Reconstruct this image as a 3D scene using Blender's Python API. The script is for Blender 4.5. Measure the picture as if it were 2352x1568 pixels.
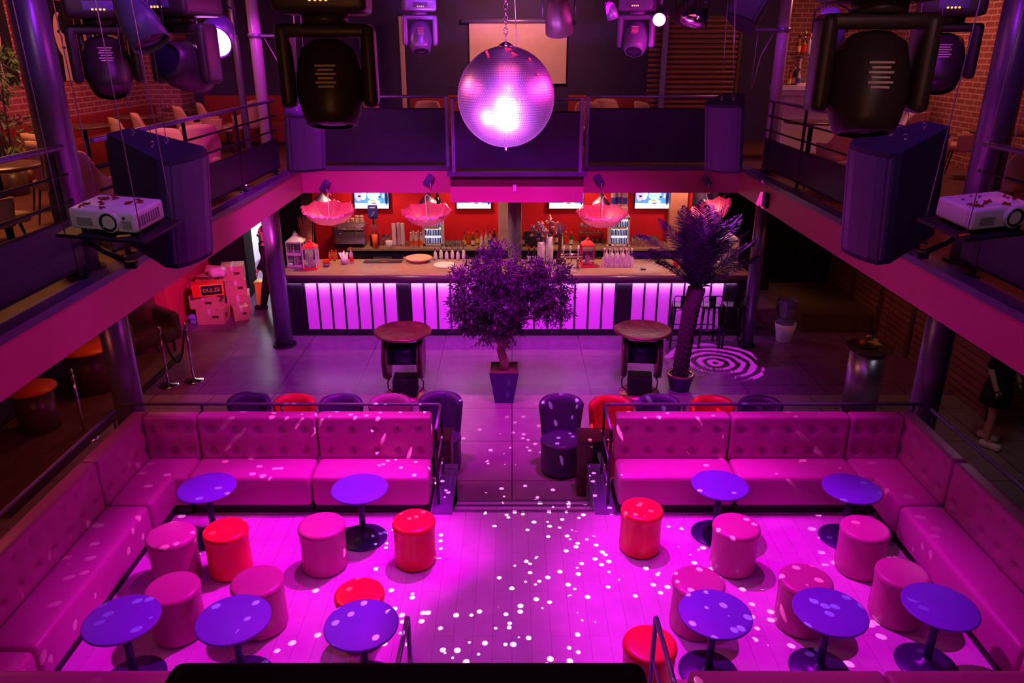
import bpy, bmesh, math, random
from mathutils import Vector, Matrix, Euler
random.seed(7)
C = bpy.context.scene.collection
for o in list(bpy.data.objects): bpy.data.objects.remove(o)
PI = math.pi
# ------------------------------------------------------------------ camera
F = 1745.0; TH = math.radians(21.1); CH = 4.9
cam = bpy.data.objects.new('camera', bpy.data.cameras.new('camera')); C.objects.link(cam)
cam.location = (0, 0, CH); cam.rotation_euler = (math.pi/2 - TH, 0, 0)
cam.data.lens = 36*F/2352; cam.data.sensor_width = 36; cam.data.clip_start = .05
bpy.context.scene.camera = cam
vs = bpy.context.scene.view_settings
bpy.context.scene.display_settings.display_device = 'sRGB'
vs.view_transform = 'Standard'; vs.look = 'None'; vs.gamma = 1; vs.use_curve_mapping = False
vs.exposure = 0.0
def ray(px, py):
    u = (px-1176)/F; v = (py-784)/F
    return Vector((u, math.cos(TH)-v*math.sin(TH), -math.sin(TH)-v*math.cos(TH)))
def onZ(px, py, z):
    r = ray(px, py); return Vector((0, 0, CH)) + r*((z-CH)/r.z)
def onY(px, py, y):
    r = ray(px, py); return Vector((0, 0, CH)) + r*(y/r.y)
def onX(px, py, x):
    r = ray(px, py); return Vector((0, 0, CH)) + r*(x/r.x)
def atD(px, py, d): return Vector((0, 0, CH)) + ray(px, py)*d
# ------------------------------------------------------------------ world
W = bpy.data.worlds.new('world'); bpy.context.scene.world = W; W.use_nodes = True
W.node_tree.nodes['Background'].inputs[0].default_value = (.35, .12, .3, 1)
W.node_tree.nodes['Background'].inputs[1].default_value = .01
# ------------------------------------------------------------------ lights
def light(kind, name, loc, power, col, target=None, size=.1, angle=60, blend=.3, sy=None, gobo=None):
    d = bpy.data.lights.new(name, kind); d.energy = power; d.color = col
    if kind == 'SPOT': d.spot_size = math.radians(angle); d.spot_blend = blend; d.shadow_soft_size = size
    elif kind == 'POINT': d.shadow_soft_size = size
    else:
        d.size = size
        if sy: d.shape = 'RECTANGLE'; d.size_y = sy
    o = bpy.data.objects.new(name, d); C.objects.link(o); o.location = loc
    if target is not None:
        o.rotation_euler = (Vector(target)-Vector(loc)).to_track_quat('-Z', 'Y').to_euler()
    if gobo: gobo(d)
    return o
MAG = (1, .02, .92); VIO = (.42, .04, 1); WARM = (1, .36, .12); RED = (1, .05, .12)
# stage lamps over the lounge
light('SPOT', 'stage_lamp', (-.3, 7.25, 5.7), 1450, (1, 0, 1), (-1.85, 5.4, .4), .05, 42, .6)
light('SPOT', 'stage_lamp', (.55, 7.25, 5.7), 1350, (.95, 0, 1), (2.15, 5.4, .4), .05, 42, .6)
light('SPOT', 'stage_lamp', (-1.4, 6.84, 5.7), 520, (1, 0, .85), (-2.2, 6.9, .4), .05, 42, .6)
light('SPOT', 'stage_lamp', (1.6, 6.84, 5.7), 460, (1, 0, .85), (2.5, 6.9, .4), .05, 42, .6)
light('SPOT', 'stage_lamp', (.1, 5.0, 6.3), 520, (.74, 0, 1), (.1, 5.55, .4), .1, 46, .95)  # added fill for the dim middle of the lounge floor
light('SPOT', 'stage_lamp', (-1.2, 3.2, 6.0), 60, (.45, .03, 1), (-1.0, 6.3, .4), .12, 90, .8)
light('SPOT', 'stage_lamp', (1.5, 3.2, 6.0), 50, (.45, .03, 1), (2.0, 6.3, .4), .12, 90, .8)
light('SPOT', 'stage_lamp', (-.6, 6.0, 5.9), 260, (1, 0, .7), (-2.3, 3.4, 1.3), .05, 34, .6)  # added to brighten the near left banquette tops
light('SPOT', 'stage_lamp', (.8, 6.0, 5.9), 260, (1, 0, .7), (2.5, 3.4, 1.3), .05, 34, .6)  # added to brighten the near right banquette tops
light('AREA', 'unseen_fill_lamp', (.1, 5.2, 6.4), 14, (1, .1, .3), (.1, 6.6, .4), 1.4)
# dance floor
light('SPOT', 'stage_lamp', (-1.5, 8.0, 5.9), 1000, (.85, 0, 1), (-1.6, 11.3, 0), .1, 70, .7)
light('SPOT', 'stage_lamp', (1.0, 8.0, 5.9), 1100, (.85, 0, 1), (.9, 11.0, 0), .1, 66, .7)
# spots added to brighten the mirror ball, some of them near the floor
for x in (-.8, -.1, .5): light('SPOT', 'added_ball_spot', (x, 2.0, 3.5), 1000, (.62, .14, 1), (-.05, 6.6, 4.5), .06, 13, .3)
light('SPOT', 'added_ball_spot', (-.2, 3.0, .9), 6500, (.66, .16, 1), (-.05, 6.6, 4.45), .22, 15, .3)
light('SPOT', 'added_ball_spot', (.5, 4.0, .9), 1800, (.7, .16, 1), (-.05, 6.6, 4.45), .15, 17, .3)
light('SPOT', 'added_ball_spot', (1.5, 2.6, 3.0), 500, (.7, .1, 1), (-.05, 6.6, 4.5), .1, 15, .3)
light('SPOT', 'added_ball_spot', (-1.6, 5.2, 2.9), 700, (.8, .1, 1), (-.05, 6.6, 4.4), .1, 32, .3)
light('SPOT', 'added_ball_spot', (.3, 2.6, 6.1), 700, (.5, .05, 1), (-.05, 6.6, 4.5), .15, 15, .3)
# violet wash of the upper floor and the columns
light('SPOT', 'unseen_wash_lamp', (-1.2, 4.0, 6.1), 150, (.5, .03, 1), (-4.2, 9.0, 3.6), .2, 90, .8)
light('SPOT', 'unseen_wash_lamp', (1.4, 4.0, 6.1), 90, (.5, .03, 1), (4.3, 9.0, 3.6), .2, 90, .8)
light('SPOT', 'unseen_wash_lamp', (-2.2, 6.6, 6.0), 230, (.95, .02, .95), (-3.7, 11.6, 3.3), .1, 50, .6)
light('SPOT', 'unseen_wash_lamp', (0, 6.0, 6.0), 60, (.35, .06, 1), (0, 12.3, 3.5), .2, 80, .8)  # added; its violet on the rear railing panels stands in for haze
light('AREA', 'fascia_wash', (-1.2, 8.0, 5.6), 4, (1, .02, .5), (-2.2, 12.2, 2.9), 2.0, sy=.4)
light('AREA', 'fascia_wash', (1.5, 6.5, 4.9), 38, (1, .03, .55), (-3.4, 7.5, 2.9), 1.6, sy=.4)
light('AREA', 'fascia_wash', (-1.5, 6.5, 4.9), 9, (1, .08, .4), (3.6, 7.5, 2.9), 1.6, sy=.4)
light('SPOT', 'unseen_wash_lamp', (-.6, 4.6, 6.3), 60, (.45, .03, 1), (-2.1, 4.2, 5.2), .1, 40, .6)  # added to put violet on the left hanging speaker
light('SPOT', 'unseen_wash_lamp', (.8, 4.6, 6.3), 40, (.45, .03, 1), (2.3, 4.2, 5.2), .1, 40, .6)  # same added light for the right hanging speaker
light('SPOT', 'unseen_wash_lamp', (-3.0, 10.7, 6.3), 130, (.9, .02, 1), (-3.7, 11.67, 4.0), .06, 44, .6)  # added narrow beam that makes the far left slim column glow
light('SPOT', 'unseen_wash_lamp', (3.2, 10.7, 6.3), 50, (.6, .02, 1), (3.87, 11.7, 4.0), .06, 40, .6)  # added narrow beam for the far right slim column
# unseen lamps added round the camera to brighten projectors and moving heads
light('SPOT', 'unseen_fill_lamp', (-.9, -.3, 5.9), 75, (1, .62, .75), (-1.8, 3.3, 5.0), .15, 34, .6)
light('SPOT', 'unseen_fill_lamp', (.9, -.3, 5.9), 50, (1, .45, .7), (1.9, 3.3, 5.0), .15, 34, .6)
light('SPOT', 'unseen_fill_lamp', (0, -.9, 4.3), 60, (1, .32, .12), (0, 2.6, 6.3), .3, 84, .8)
# warm lamps on the upper floor
light('AREA', 'ceiling_lamp', (-5.0, 8.0, 6.3), 75, WARM, (-5.2, 8.2, 3), .8)
light('AREA', 'ceiling_lamp', (-5.0, 11.6, 6.3), 42, (1, .22, .2), (-6.6, 11.6, 4), .8)
light('AREA', 'ceiling_lamp', (5.4, 8.0, 6.3), 22, (1, .12, .12), (5.4, 8, 3), .8)
light('AREA', 'ceiling_lamp', (5.6, 12.2, 6.2), 42, (1, .3, .25), (5.6, 12.8, 3.6), .8)
light('AREA', 'ceiling_lamp', (0, 14.2, 6.0), 40, (1, .3, .3), (0, 15.6, 4.6), 1.0, sy=.4)
# bar
for x in (-3.1, -1.1, 1.2, 3.2):
    light('SPOT', 'bar_downlight', (x, 13.75, 2.66), 120, (1, .55, .3), (x+.05, 13.6, 1.1), .05, 120, .6)
    light('SPOT', 'bar_downlight', (x+.2, 15.0, 2.7), 50, (1, .5, .35), (x+.1, 15.4, 1.2), .07, 130, .6)
for x in (-3.3, -1.5, 1.55, 3.4):
    light('SPOT', 'added_parasol_spot', (x, 12.3, 2.68), 42, (1, .2, .5), (x*.98, 13.4, 1.6), .05, 90, .6)  # pink light added behind the fascia to brighten the lace parasols
light('AREA', 'added_front_strip', (0, 12.985, .995), 26, (1, .35, 1), (0, 13.03, .2), 8.0, sy=.03)  # added under the nosing so the panels fade downwards
# under the balconies
light('AREA', 'low_lamp', (-5.2, 10.5, 2.6), 10, (1, .2, .1), (-5.2, 10.5, 0), .5)
light('AREA', 'low_lamp', (-5.0, 6.0, 2.6), 9, (1, .16, .08), (-5.0, 6.0, 0), .5)
light('SPOT', 'low_lamp', (-3.75, 11.0, 2.6), 520, (1, .05, .5), (-6.2, 14.2, 1.5), .1, 60, .6)
light('AREA', 'low_lamp', (5.6, 11.5, 2.6), 7, (1, .25, .08), (6.6, 12.5, 1), .4)
light('AREA', 'low_lamp', (5.6, 8.2, 2.6), 3, (.7, .6, .7), (5.6, 8.2, 0), .4)
# unseen masked lamp below the mirror ball imitating its reflections, and a pattern projector
def spots(d, scale=30, thr=.2, strength=1, cut=.52):
    d.use_nodes = True; t = d.node_tree; n = t.nodes; e = n['Emission']
    g = n.new('ShaderNodeNewGeometry'); v = n.new('ShaderNodeTexVoronoi'); v.inputs['Scale'].default_value = scale
    t.links.new(g.outputs['Incoming'], v.inputs['Vector'])
    m = n.new('ShaderNodeMath'); m.operation = 'LESS_THAN'; m.inputs[1].default_value = thr
    t.links.new(v.outputs['Distance'], m.inputs[0])
    no = n.new('ShaderNodeTexNoise'); no.inputs['Scale'].default_value = 5; t.links.new(g.outputs['Incoming'], no.inputs['Vector'])
    c = n.new('ShaderNodeMath'); c.operation = 'GREATER_THAN'; c.inputs[1].default_value = cut
    t.links.new(no.outputs[0], c.inputs[0])
    k = n.new('ShaderNodeMath'); k.operation = 'MULTIPLY'; t.links.new(m.outputs[0], k.inputs[0]); t.links.new(c.outputs[0], k.inputs[1])
    k2 = n.new('ShaderNodeMath'); k2.operation = 'MULTIPLY'; k2.inputs[1].default_value = strength
    t.links.new(k.outputs[0], k2.inputs[0]); t.links.new(k2.outputs[0], e.inputs['Strength'])
light('SPOT', 'unseen_sparkle_lamp', (-.05, 6.6, 4.06), 4200, (1, .28, .9), (-.05, 6.3, 0), .0, 108, 1.0, gobo=lambda d: spots(d, 34, .22, 1, .47))
def rings(d):
    d.use_nodes = True; t = d.node_tree; n = t.nodes; e = n['Emission']
    g = n.new('ShaderNodeTexCoord')
    w = n.new('ShaderNodeTexWave'); w.wave_type = 'RINGS'; w.rings_direction = 'Z'; w.inputs['Scale'].default_value = 11
    w.inputs['Distortion'].default_value = 2.2; w.inputs['Detail'].default_value = 1; w.inputs['Detail Scale'].default_value = 2.4
    t.links.new(g.outputs['Normal'], w.inputs['Vector'])
    m = n.new('ShaderNodeMath'); m.operation = 'GREATER_THAN'; m.inputs[1].default_value = .5
    t.links.new(w.outputs['Fac'], m.inputs[0]); t.links.new(m.outputs[0], e.inputs['Strength'])
light('SPOT', 'pattern_projector', (3.0, 10.2, 5.8), 4200, (.95, .08, .9), (3.4, 11.7, 0), .0, 17, .05, gobo=rings)
# ------------------------------------------------------------------ materials
MATS = {}
def pm(name, col, rough=.5, metal=0, emit=0, ecol=None, noise=None, bump=0, bscale=40, alpha=1, trans=0, spec=.5, coat=0, ior=1.45):
    if name in MATS: return MATS[name]
    m = bpy.data.materials.new(name); MATS[name] = m; m.use_nodes = True
    t = m.node_tree; n = t.nodes; b = n['Principled BSDF']
    b.inputs['Base Color'].default_value = (*col, 1); b.inputs['Roughness'].default_value = rough; b.inputs['Metallic'].default_value = metal
    b.inputs['Alpha'].default_value = alpha; b.inputs['Transmission Weight'].default_value = trans; b.inputs['IOR'].default_value = ior
    b.inputs['Specular IOR Level'].default_value = spec; b.inputs['Coat Weight'].default_value = coat
    if emit: b.inputs['Emission Color'].default_value = (*(ecol or col), 1); b.inputs['Emission Strength'].default_value = emit
    tc = n.new('ShaderNodeTexCoord')
    if noise is None: noise = (6, .12)
    tx = n.new('ShaderNodeTexNoise'); tx.inputs['Scale'].default_value = noise[0]; tx.inputs['Detail'].default_value = 4
    t.links.new(tc.outputs['Object'], tx.inputs['Vector'])
    mp = n.new('ShaderNodeMapRange'); mp.inputs['To Min'].default_value = 1-noise[1]; mp.inputs['To Max'].default_value = 1+noise[1]
    t.links.new(tx.outputs[0], mp.inputs['Value'])
    mx = n.new('ShaderNodeVectorMath'); mx.operation = 'SCALE'; mx.inputs[0].default_value = col
    t.links.new(mp.outputs[0], mx.inputs['Scale']); t.links.new(mx.outputs[0], b.inputs['Base Color'])
    if bump:
        t2 = n.new('ShaderNodeTexNoise'); t2.inputs['Scale'].default_value = bscale; t2.inputs['Detail'].default_value = 5
        t.links.new(tc.outputs['Object'], t2.inputs['Vector'])
        bn = n.new('ShaderNodeBump'); bn.inputs['Strength'].default_value = bump; bn.inputs['Distance'].default_value = .01
        t.links.new(t2.outputs[0], bn.inputs['Height']); t.links.new(bn.outputs[0], b.inputs['Normal'])
    return m
def brickmat(name, c1, c2, mortar, w, h, ms=.012, rough=.7, bump=.3, rot=(0, 0, 0), off=.5, varr=.25):
    m = pm(name, c1, rough); t = m.node_tree; n = t.nodes; b = n['Principled BSDF']
    tc = n.new('ShaderNodeTexCoord'); mp = n.new('ShaderNodeMapping'); mp.inputs['Rotation'].default_value = rot
    t.links.new(tc.outputs['Object'], mp.inputs['Vector'])
    k = n.new('ShaderNodeTexBrick'); k.inputs['Color1'].default_value = (*c1, 1); k.inputs['Color2'].default_value = (*c2, 1)
    k.inputs['Mortar'].default_value = (*mortar, 1); k.inputs['Scale'].default_value = 1; k.inputs['Brick Width'].default_value = w
    k.inputs['Row Height'].default_value = h; k.inputs['Mortar Size'].default_value = ms; k.offset = off
    t.links.new(mp.outputs[0], k.inputs['Vector'])
    no = n.new('ShaderNodeTexNoise'); no.inputs['Scale'].default_value = 5; no.inputs['Detail'].default_value = 6
    t.links.new(tc.outputs['Object'], no.inputs['Vector'])
    mr = n.new('ShaderNodeMapRange'); mr.inputs['To Min'].default_value = 1-varr; mr.inputs['To Max'].default_value = 1+varr
    t.links.new(no.outputs[0], mr.inputs['Value'])
    sc = n.new('ShaderNodeVectorMath'); sc.operation = 'SCALE'; t.links.new(k.outputs['Color'], sc.inputs[0]); t.links.new(mr.outputs[0], sc.inputs['Scale'])
    t.links.new(sc.outputs[0], b.inputs['Base Color'])
    bn = n.new('ShaderNodeBump'); bn.inputs['Strength'].default_value = bump; bn.inputs['Distance'].default_value = .006; bn.invert = True
    t.links.new(k.outputs['Fac'], bn.inputs['Height']); t.links.new(bn.outputs[0], b.inputs['Normal'])
    return m
M = dict(
 leather=pm('pink_leather', (.52, .14, .34), .38, bump=.12, bscale=60, noise=(3, .1)),
 stoolpink=pm('rose_vinyl', (.52, .14, .29), .32, bump=.08, noise=(4, .12)),
 stoolred=pm('red_vinyl', (.85, .03, .045), .28, bump=.08, noise=(4, .1)),
 plinth=pm('black_plinth', (.02, .015, .02), .6),
 tabletop=pm('blue_laminate', (.13, .1, .5), .5, noise=(9, .1)),
 tablebase=pm('blue_black_steel', (.04, .035, .12), .35, metal=.3),
 chrome=pm('chrome', (.75, .72, .8), .14, metal=1),
 steel=pm('brushed_steel', (.5, .48, .55), .32, metal=.9),
 blacksteel=pm('black_steel', (.02, .018, .03), .35, metal=.4),
 black=pm('black_paint', (.015, .012, .02), .5),
 colpaint=pm('column_grey_paint', (.22, .2, .32), .32, metal=.5),

 slimpaint=pm('slim_column_paint', (.55, .42, .6), .3, metal=.15),
 mauve=pm('mauve_metal', (.3, .24, .5), .35, metal=.5),
 fascia=pm('fascia_pink_paint', (.6, .12, .22), .55, noise=(2, .08)),
 ledge=pm('dark_ledge', (.1, .08, .16), .4),
 redwall=pm('red_paint', (.78, .015, .03), .6, noise=(3, .15), bump=.1),
 pinkwall=pm('crimson_gloss_wall', (.65, .05, .12), .3, noise=(2, .15)),
 darkwall=pm('dark_violet_paint', (.05, .03, .1), .7),
 nightblack=pm('matt_black', (.006, .005, .008), .9),
 cream=pm('cream_paint', (.75, .6, .45), .6),
 white=pm('white_plastic', (.8, .78, .8), .4),
 whitepaint=pm('white_wood_paint', (.8, .74, .78), .5),
 wood=pm('dark_bar_wood', (.12, .06, .04), .3, noise=(12, .35), bump=.1),
 counter=pm('counter_wood', (.3, .21, .12), .28, noise=(8, .3), bump=.08),
 copper=pm('hammered_copper', (.42, .22, .15), .28, metal=.8, bump=.6, bscale=16, noise=(7, .7)),
 glass=pm('clear_glass', (.95, .95, .97), .03, trans=.92, ior=1.3),
 frost=pm('frosted_glass', (.85, .78, .75), .35, trans=.35, ior=1.3),
 tubchair=pm('plum_vinyl', (.1, .06, .17), .33, bump=.05),
 beige=pm('beige_fabric', (.62, .36, .24), .85, bump=.3, bscale=120),
 bark=pm('tree_bark', (.42, .28, .22), .8, bump=.8, bscale=25, noise=(9, .3)),
 leaf=pm('olive_leaf', (.09, .07, .11), .25, noise=(30, .45)),
 palm=pm('palm_leaf', (.05, .05, .08), .45, noise=(20, .3)),
 palmtrunk=pm('palm_trunk', (.07, .04, .05), .85, bump=.9, bscale=20, noise=(10, .4)),
 soil=pm('potting_soil', (.12, .06, .04), .95, bump=.8),
 potblue=pm('blue_glazed_pot', (.05, .04, .16), .25),
 gold=pm('gold_rim', (.7, .5, .2), .3, metal=.8),
 card=pm('cardboard', (.62, .36, .26), .85, noise=(5, .15)),
 benchred=pm('dark_red_upholstery', (.3, .03, .025), .6),
 redlab=pm('red_print', (.8, .02, .02), .5),
 yellow=pm('yellow_print', (.9, .65, .08), .5),
 orange=pm('orange_plastic', (.9, .13, .02), .4),
 lace=pm('pink_lace', (1, .18, .38), .7, bump=.6, bscale=90, noise=(60, .3)),
 terracotta=pm('terracotta', (.7, .32, .2), .6),
 speaker=pm('speaker_paint', (.035, .03, .075), .55, bump=.15, bscale=150),
 grille=pm('speaker_grille', (.014, .012, .022), .6, bump=.5, bscale=400),
 fixture=pm('fixture_black', (.045, .028, .026), .42),
 fixturegrey=pm('fixture_grey', (.12, .1, .2), .4),
 skin=pm('skin', (.6, .33, .25), .55),
 cloth=pm('black_cloth', (.012, .01, .016), .85),
 meshm=pm('perforated_steel', (.05, .04, .09), .45, metal=.5),
 confetti=pm('dry_red_petals', (.25, .02, .01), .8),
 rope=pm('black_rope', (.02, .01, .02), .9),
 cable=pm('steel_cable', (.5, .45, .5), .4, metal=.6),
 bluelab=pm('blue_print', (.05, .07, .5), .4),
 floorlight=pm('led_lens', (1, .3, 1), .3, emit=9, ecol=(.9, .2, 1)),
)
# ------------------------------------------------------------------ mesh helpers
def rotm(r): return Euler(r).to_matrix().to_4x4() if r else Matrix.Identity(4)
class B:
    def __init__(s): s.bm = bmesh.new(); s.mi = 0; s.sm = True
    def _f(s, vs_, sm=None):
        try: f = s.bm.faces.new(vs_)
        except ValueError: return None
        f.material_index = s.mi; f.smooth = s.sm if sm is None else sm; return f
    def box(s, c, d, rot=None, bev=0):
        m = Matrix.Translation(Vector(c)) @ rotm(rot)
        v = [s.bm.verts.new(m @ Vector((x*d[0]/2, y*d[1]/2, z*d[2]/2))) for x in (-1, 1) for y in (-1, 1) for z in (-1, 1)]
        fs = [s._f([v[i] for i in q], False) for q in ((0,1,3,2),(4,6,7,5),(0,4,5,1),(2,3,7,6),(0,2,6,4),(1,5,7,3))]
        if bev:
            es = list({e for f in fs for e in f.edges})
            bmesh.ops.bevel(s.bm, geom=es, offset=bev, segments=2, profile=.6, affect='EDGES')
        return s
    def rbx(s, c, d, r, n=(4, 2, 2), rot=None, disp=None):
        h = [x/2 for x in d]; r = min([r]+[x*.999 for x in h]); ax = []
        for i in range(3):
            a = [-h[i], -h[i]+.12*r, -h[i]+.45*r, -h[i]+r]; k = max(1, n[i]); L = 2*(h[i]-r)
            a += [-h[i]+r+L*j/k for j in range(1, k)] + [h[i]-r, h[i]-.45*r, h[i]-.12*r, h[i]]; ax.append(a)
        m = Matrix.Translation(Vector(c)) @ rotm(rot); V = {}
        def vert(i, j, k):
            if (i, j, k) not in V:
                p = Vector((ax[0][i], ax[1][j], ax[2][k])); q = Vector([max(-(h[t]-r), min(h[t]-r, p[t])) for t in range(3)])
                e = p-q
                if e.length > 1e-9: p = q + e.normalized()*r
                if disp: p = disp(p)
                V[(i, j, k)] = s.bm.verts.new(m @ p)
            return V[(i, j, k)]
        N = [len(a)-1 for a in ax]
        for a, b_, c_ in ((0, 1, 2), (1, 2, 0), (2, 0, 1)):
            for side in (0, N[c_]):
                for i in range(N[a]):
                    for j in range(N[b_]):
                        q = []
                        for di, dj in ((0,0),(1,0),(1,1),(0,1)):
                            t = [0]*3; t[a] = i+di; t[b_] = j+dj; t[c_] = side; q.append(vert(*t))
                        if side == 0: q.reverse()
                        s._f(q, True)
        return s
    def cyl(s, p0, p1, r0, r1=None, n=16, caps=True):
        p0 = Vector(p0); p1 = Vector(p1); r1 = r0 if r1 is None else r1
        q = (p1-p0).to_track_quat('Z', 'Y'); A = []; Bv = []
        for i in range(n):
            a = 2*PI*i/n; d = q @ Vector((math.cos(a), math.sin(a), 0))
            A.append(s.bm.verts.new(p0+d*r0)); Bv.append(s.bm.verts.new(p1+d*r1))
        for i in range(n): s._f([A[i], A[(i+1) % n], Bv[(i+1) % n], Bv[i]], True)
        if caps: s._f(list(reversed(A)), False); s._f(Bv, False)
        return s
    def lathe(s, prof, c=(0, 0, 0), n=24, rot=None, sc=(1, 1), tw=None):
        m = Matrix.Translation(Vector(c)) @ rotm(rot); R = []
        for (r, z) in prof:
            if r < 1e-6: R.append([s.bm.verts.new(m @ Vector((0, 0, z)))])
            else: R.append([s.bm.verts.new(m @ Vector((r*sc[0]*math.cos(2*PI*i/n), r*sc[1]*math.sin(2*PI*i/n), z))) for i in range(n)])
        for a, b_ in zip(R, R[1:]):
            for i in range(n):
                j = (i+1) % n
                if len(a) == 1 and len(b_) == 1: continue
                if len(a) == 1: s._f([a[0], b_[j], b_[i]], True)
                elif len(b_) == 1: s._f([a[i], a[j], b_[0]], True)
                else: s._f([a[i], a[j], b_[j], b_[i]], True)
        return s
    def tube(s, pts, r, n=8, r1=None, closed=False):
        P = [Vector(p) for p in pts]; rings = []; r1 = r if r1 is None else r1; N = len(P)
        up = Vector((0, 0, 1))
        t0 = (P[1]-P[0]).normalized(); u = t0.cross(up)
        if u.length < .01: u = t0.cross(Vector((1, 0, 0)))
        u.normalize()
        for i, p in enumerate(P):
            if i == 0: t = P[1]-P[0]
            elif i == N-1: t = P[-1]-P[-2]
            else: t = (P[i+1]-P[i]).normalized() + (P[i]-P[i-1]).normalized()
            t.normalize(); u = (u - t*u.dot(t)).normalized(); w = t.cross(u); rr = r+(r1-r)*i/(N-1)
            rings.append([s.bm.verts.new(p + (u*math.cos(2*PI*k/n)+w*math.sin(2*PI*k/n))*rr) for k in range(n)])
        for a, b_ in zip(rings, rings[1:]):
            for k in range(n): s._f([a[k], a[(k+1) % n], b_[(k+1) % n], b_[k]], True)
        s._f(list(reversed(rings[0])), False); s._f(rings[-1], False)
        return s
    def prism(s, poly, z0, z1, c=(0, 0, 0), rot=None, sm=False):
        m = Matrix.Translation(Vector(c)) @ rotm(rot)
        a = [s.bm.verts.new(m @ Vector((x, y, z0))) for x, y in poly]; b_ = [s.bm.verts.new(m @ Vector((x, y, z1))) for x, y in poly]
        n = len(poly)
        for i in range(n): s._f([a[i], a[(i+1) % n], b_[(i+1) % n], b_[i]], sm)
        s._f(list(reversed(a)), False); s._f(b_, False)
        return s
    def quad(s, *p): s._f([s.bm.verts.new(Vector(q)) for q in p], False); return s
    def ell(s, c, rx, rz, n=20, ny=-1):   # flat ellipse in an XZ plane facing -Y
        s._f([s.bm.verts.new(Vector((c[0]+rx*math.cos(2*PI*i/n), c[1], c[2]+rz*math.sin(2*PI*i/n)))) for i in range(n)], False); return s
    def sph(s, c, r, n=14, sc=(1, 1, 1), rot=None):
        m = Matrix.Translation(Vector(c)) @ rotm(rot) @ Matrix.Diagonal((*sc, 1)); pr = []
        k = n//2; R = []
        for j in range(k+1):
            a = -PI/2+PI*j/k
            if j in (0, k): R.append([s.bm.verts.new(m @ Vector((0, 0, r*math.sin(a))))])
            else: R.append([s.bm.verts.new(m @ Vector((r*math.cos(a)*math.cos(2*PI*i/n), r*math.cos(a)*math.sin(2*PI*i/n), r*math.sin(a)))) for i in range(n)])
        for a, b_ in zip(R, R[1:]):
            for i in range(n):
                j = (i+1) % n
                if len(a) == 1: s._f([a[0], b_[j], b_[i]], True)
                elif len(b_) == 1: s._f([a[i], a[j], b_[0]], True)
                else: s._f([a[i], a[j], b_[j], b_[i]], True)
        return s
    def ob(s, name, mats, parent=None, loc=None, fix=True, **kw):
        if fix: bmesh.ops.recalc_face_normals(s.bm, faces=s.bm.faces)
        me = bpy.data.meshes.new(name); s.bm.to_mesh(me); s.bm.free()
        for m_ in (mats if isinstance(mats, (list, tuple)) else [mats]): me.materials.append(M[m_] if isinstance(m_, str) else m_)
        o = bpy.data.objects.new(name, me); C.objects.link(o)
        if parent: o.parent = parent
        if loc is not None: o.location = loc
        for k, v in kw.items(): o[k] = v
        return o
def thing(name, label, cat, loc=(0, 0, 0), rz=0, group=None, rot=None):
    o = bpy.data.objects.new(name, None); C.objects.link(o); o.empty_display_size = .1
    o.location = loc; o.rotation_euler = rot or (0, 0, rz); o['label'] = label; o['category'] = cat
    if group: o['group'] = group
    return o
def tag(o, label, cat, group=None):
    o['label'] = label; o['category'] = cat
    if group: o['group'] = group
    return o
def struct(o): o['kind'] = 'structure'; return o
def dup(root, loc, rz=0, label=None, group=None, sc=None):
    r = root.copy(); C.objects.link(r); r.location = loc; r.rotation_euler = (0, 0, rz)
    if label: r['label'] = label
    if group: r['group'] = group
    if sc: r.scale = (sc, sc, sc) if not isinstance(sc, tuple) else sc
    for ch in list(root.children):
        c = ch.copy(); C.objects.link(c); c.parent = r
        for g in list(ch.children):
            d = g.copy(); C.objects.link(d); d.parent = c
    return r
XC = .12
def mx(x): return 2*XC - x
# ------------------------------------------------------------------ the hall
ML, MR, MB_ = -3.33, 3.6, 12.15        # edges of the opening in the upper floor
WL, WR, WB = -7.0, 7.1, 15.8; KX = -6.3
RX = tuple(Matrix(((0, 1, 0), (0, 0, 1), (1, 0, 0))).to_euler())
planks = brickmat('pale_oak_planks', (.66, .56, .62), (.6, .52, .58), (.34, .28, .32), 1.1, .16, .002, .33, .12, (0, 0, PI/2), varr=.18)
tile_d = brickmat('dark_floor_tiles', (.2, .07, .23), (.17, .06, .2), (.05, .03, .06), 1.2, 1.2, .006, .25, .1, off=0, varr=.3)
tile_l = brickmat('beige_floor_tiles', (.33, .24, .26), (.3, .22, .25), (.08, .05, .06), .9, 1.0, .008, .3, .1, off=0, varr=.25)
brick = brickmat('red_bricks', (.42, .1, .1), (.3, .07, .08), (.62, .32, .36), .24, .085, .010, .85, .5, RX)
brickr = brickmat('red_bricks_side', (.42, .12, .08), (.3, .09, .06), (.6, .38, .3), .24, .085, .010, .85, .5, RX)
carpet = brickmat('brown_floor_boards', (.17, .065, .05), (.14, .055, .045), (.06, .03, .03), 1.4, .14, .004, .6, .1, (0, 0, PI/2))
def sbox(name, x0, x1, y0, y1, z0, z1, mt, **k):
    return struct(B().box(((x0+x1)/2, (y0+y1)/2, (z0+z1)/2), (x1-x0, y1-y0, z1-z0)).ob(name, mt))
sbox('floor', WL-.3, WR+.3, 10.45, 19.5, -.2, 0, tile_d)
sbox('floor_front', WL-.3, WR+.3, -1.5, 10.45, -.2, 0, tile_l)
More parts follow.
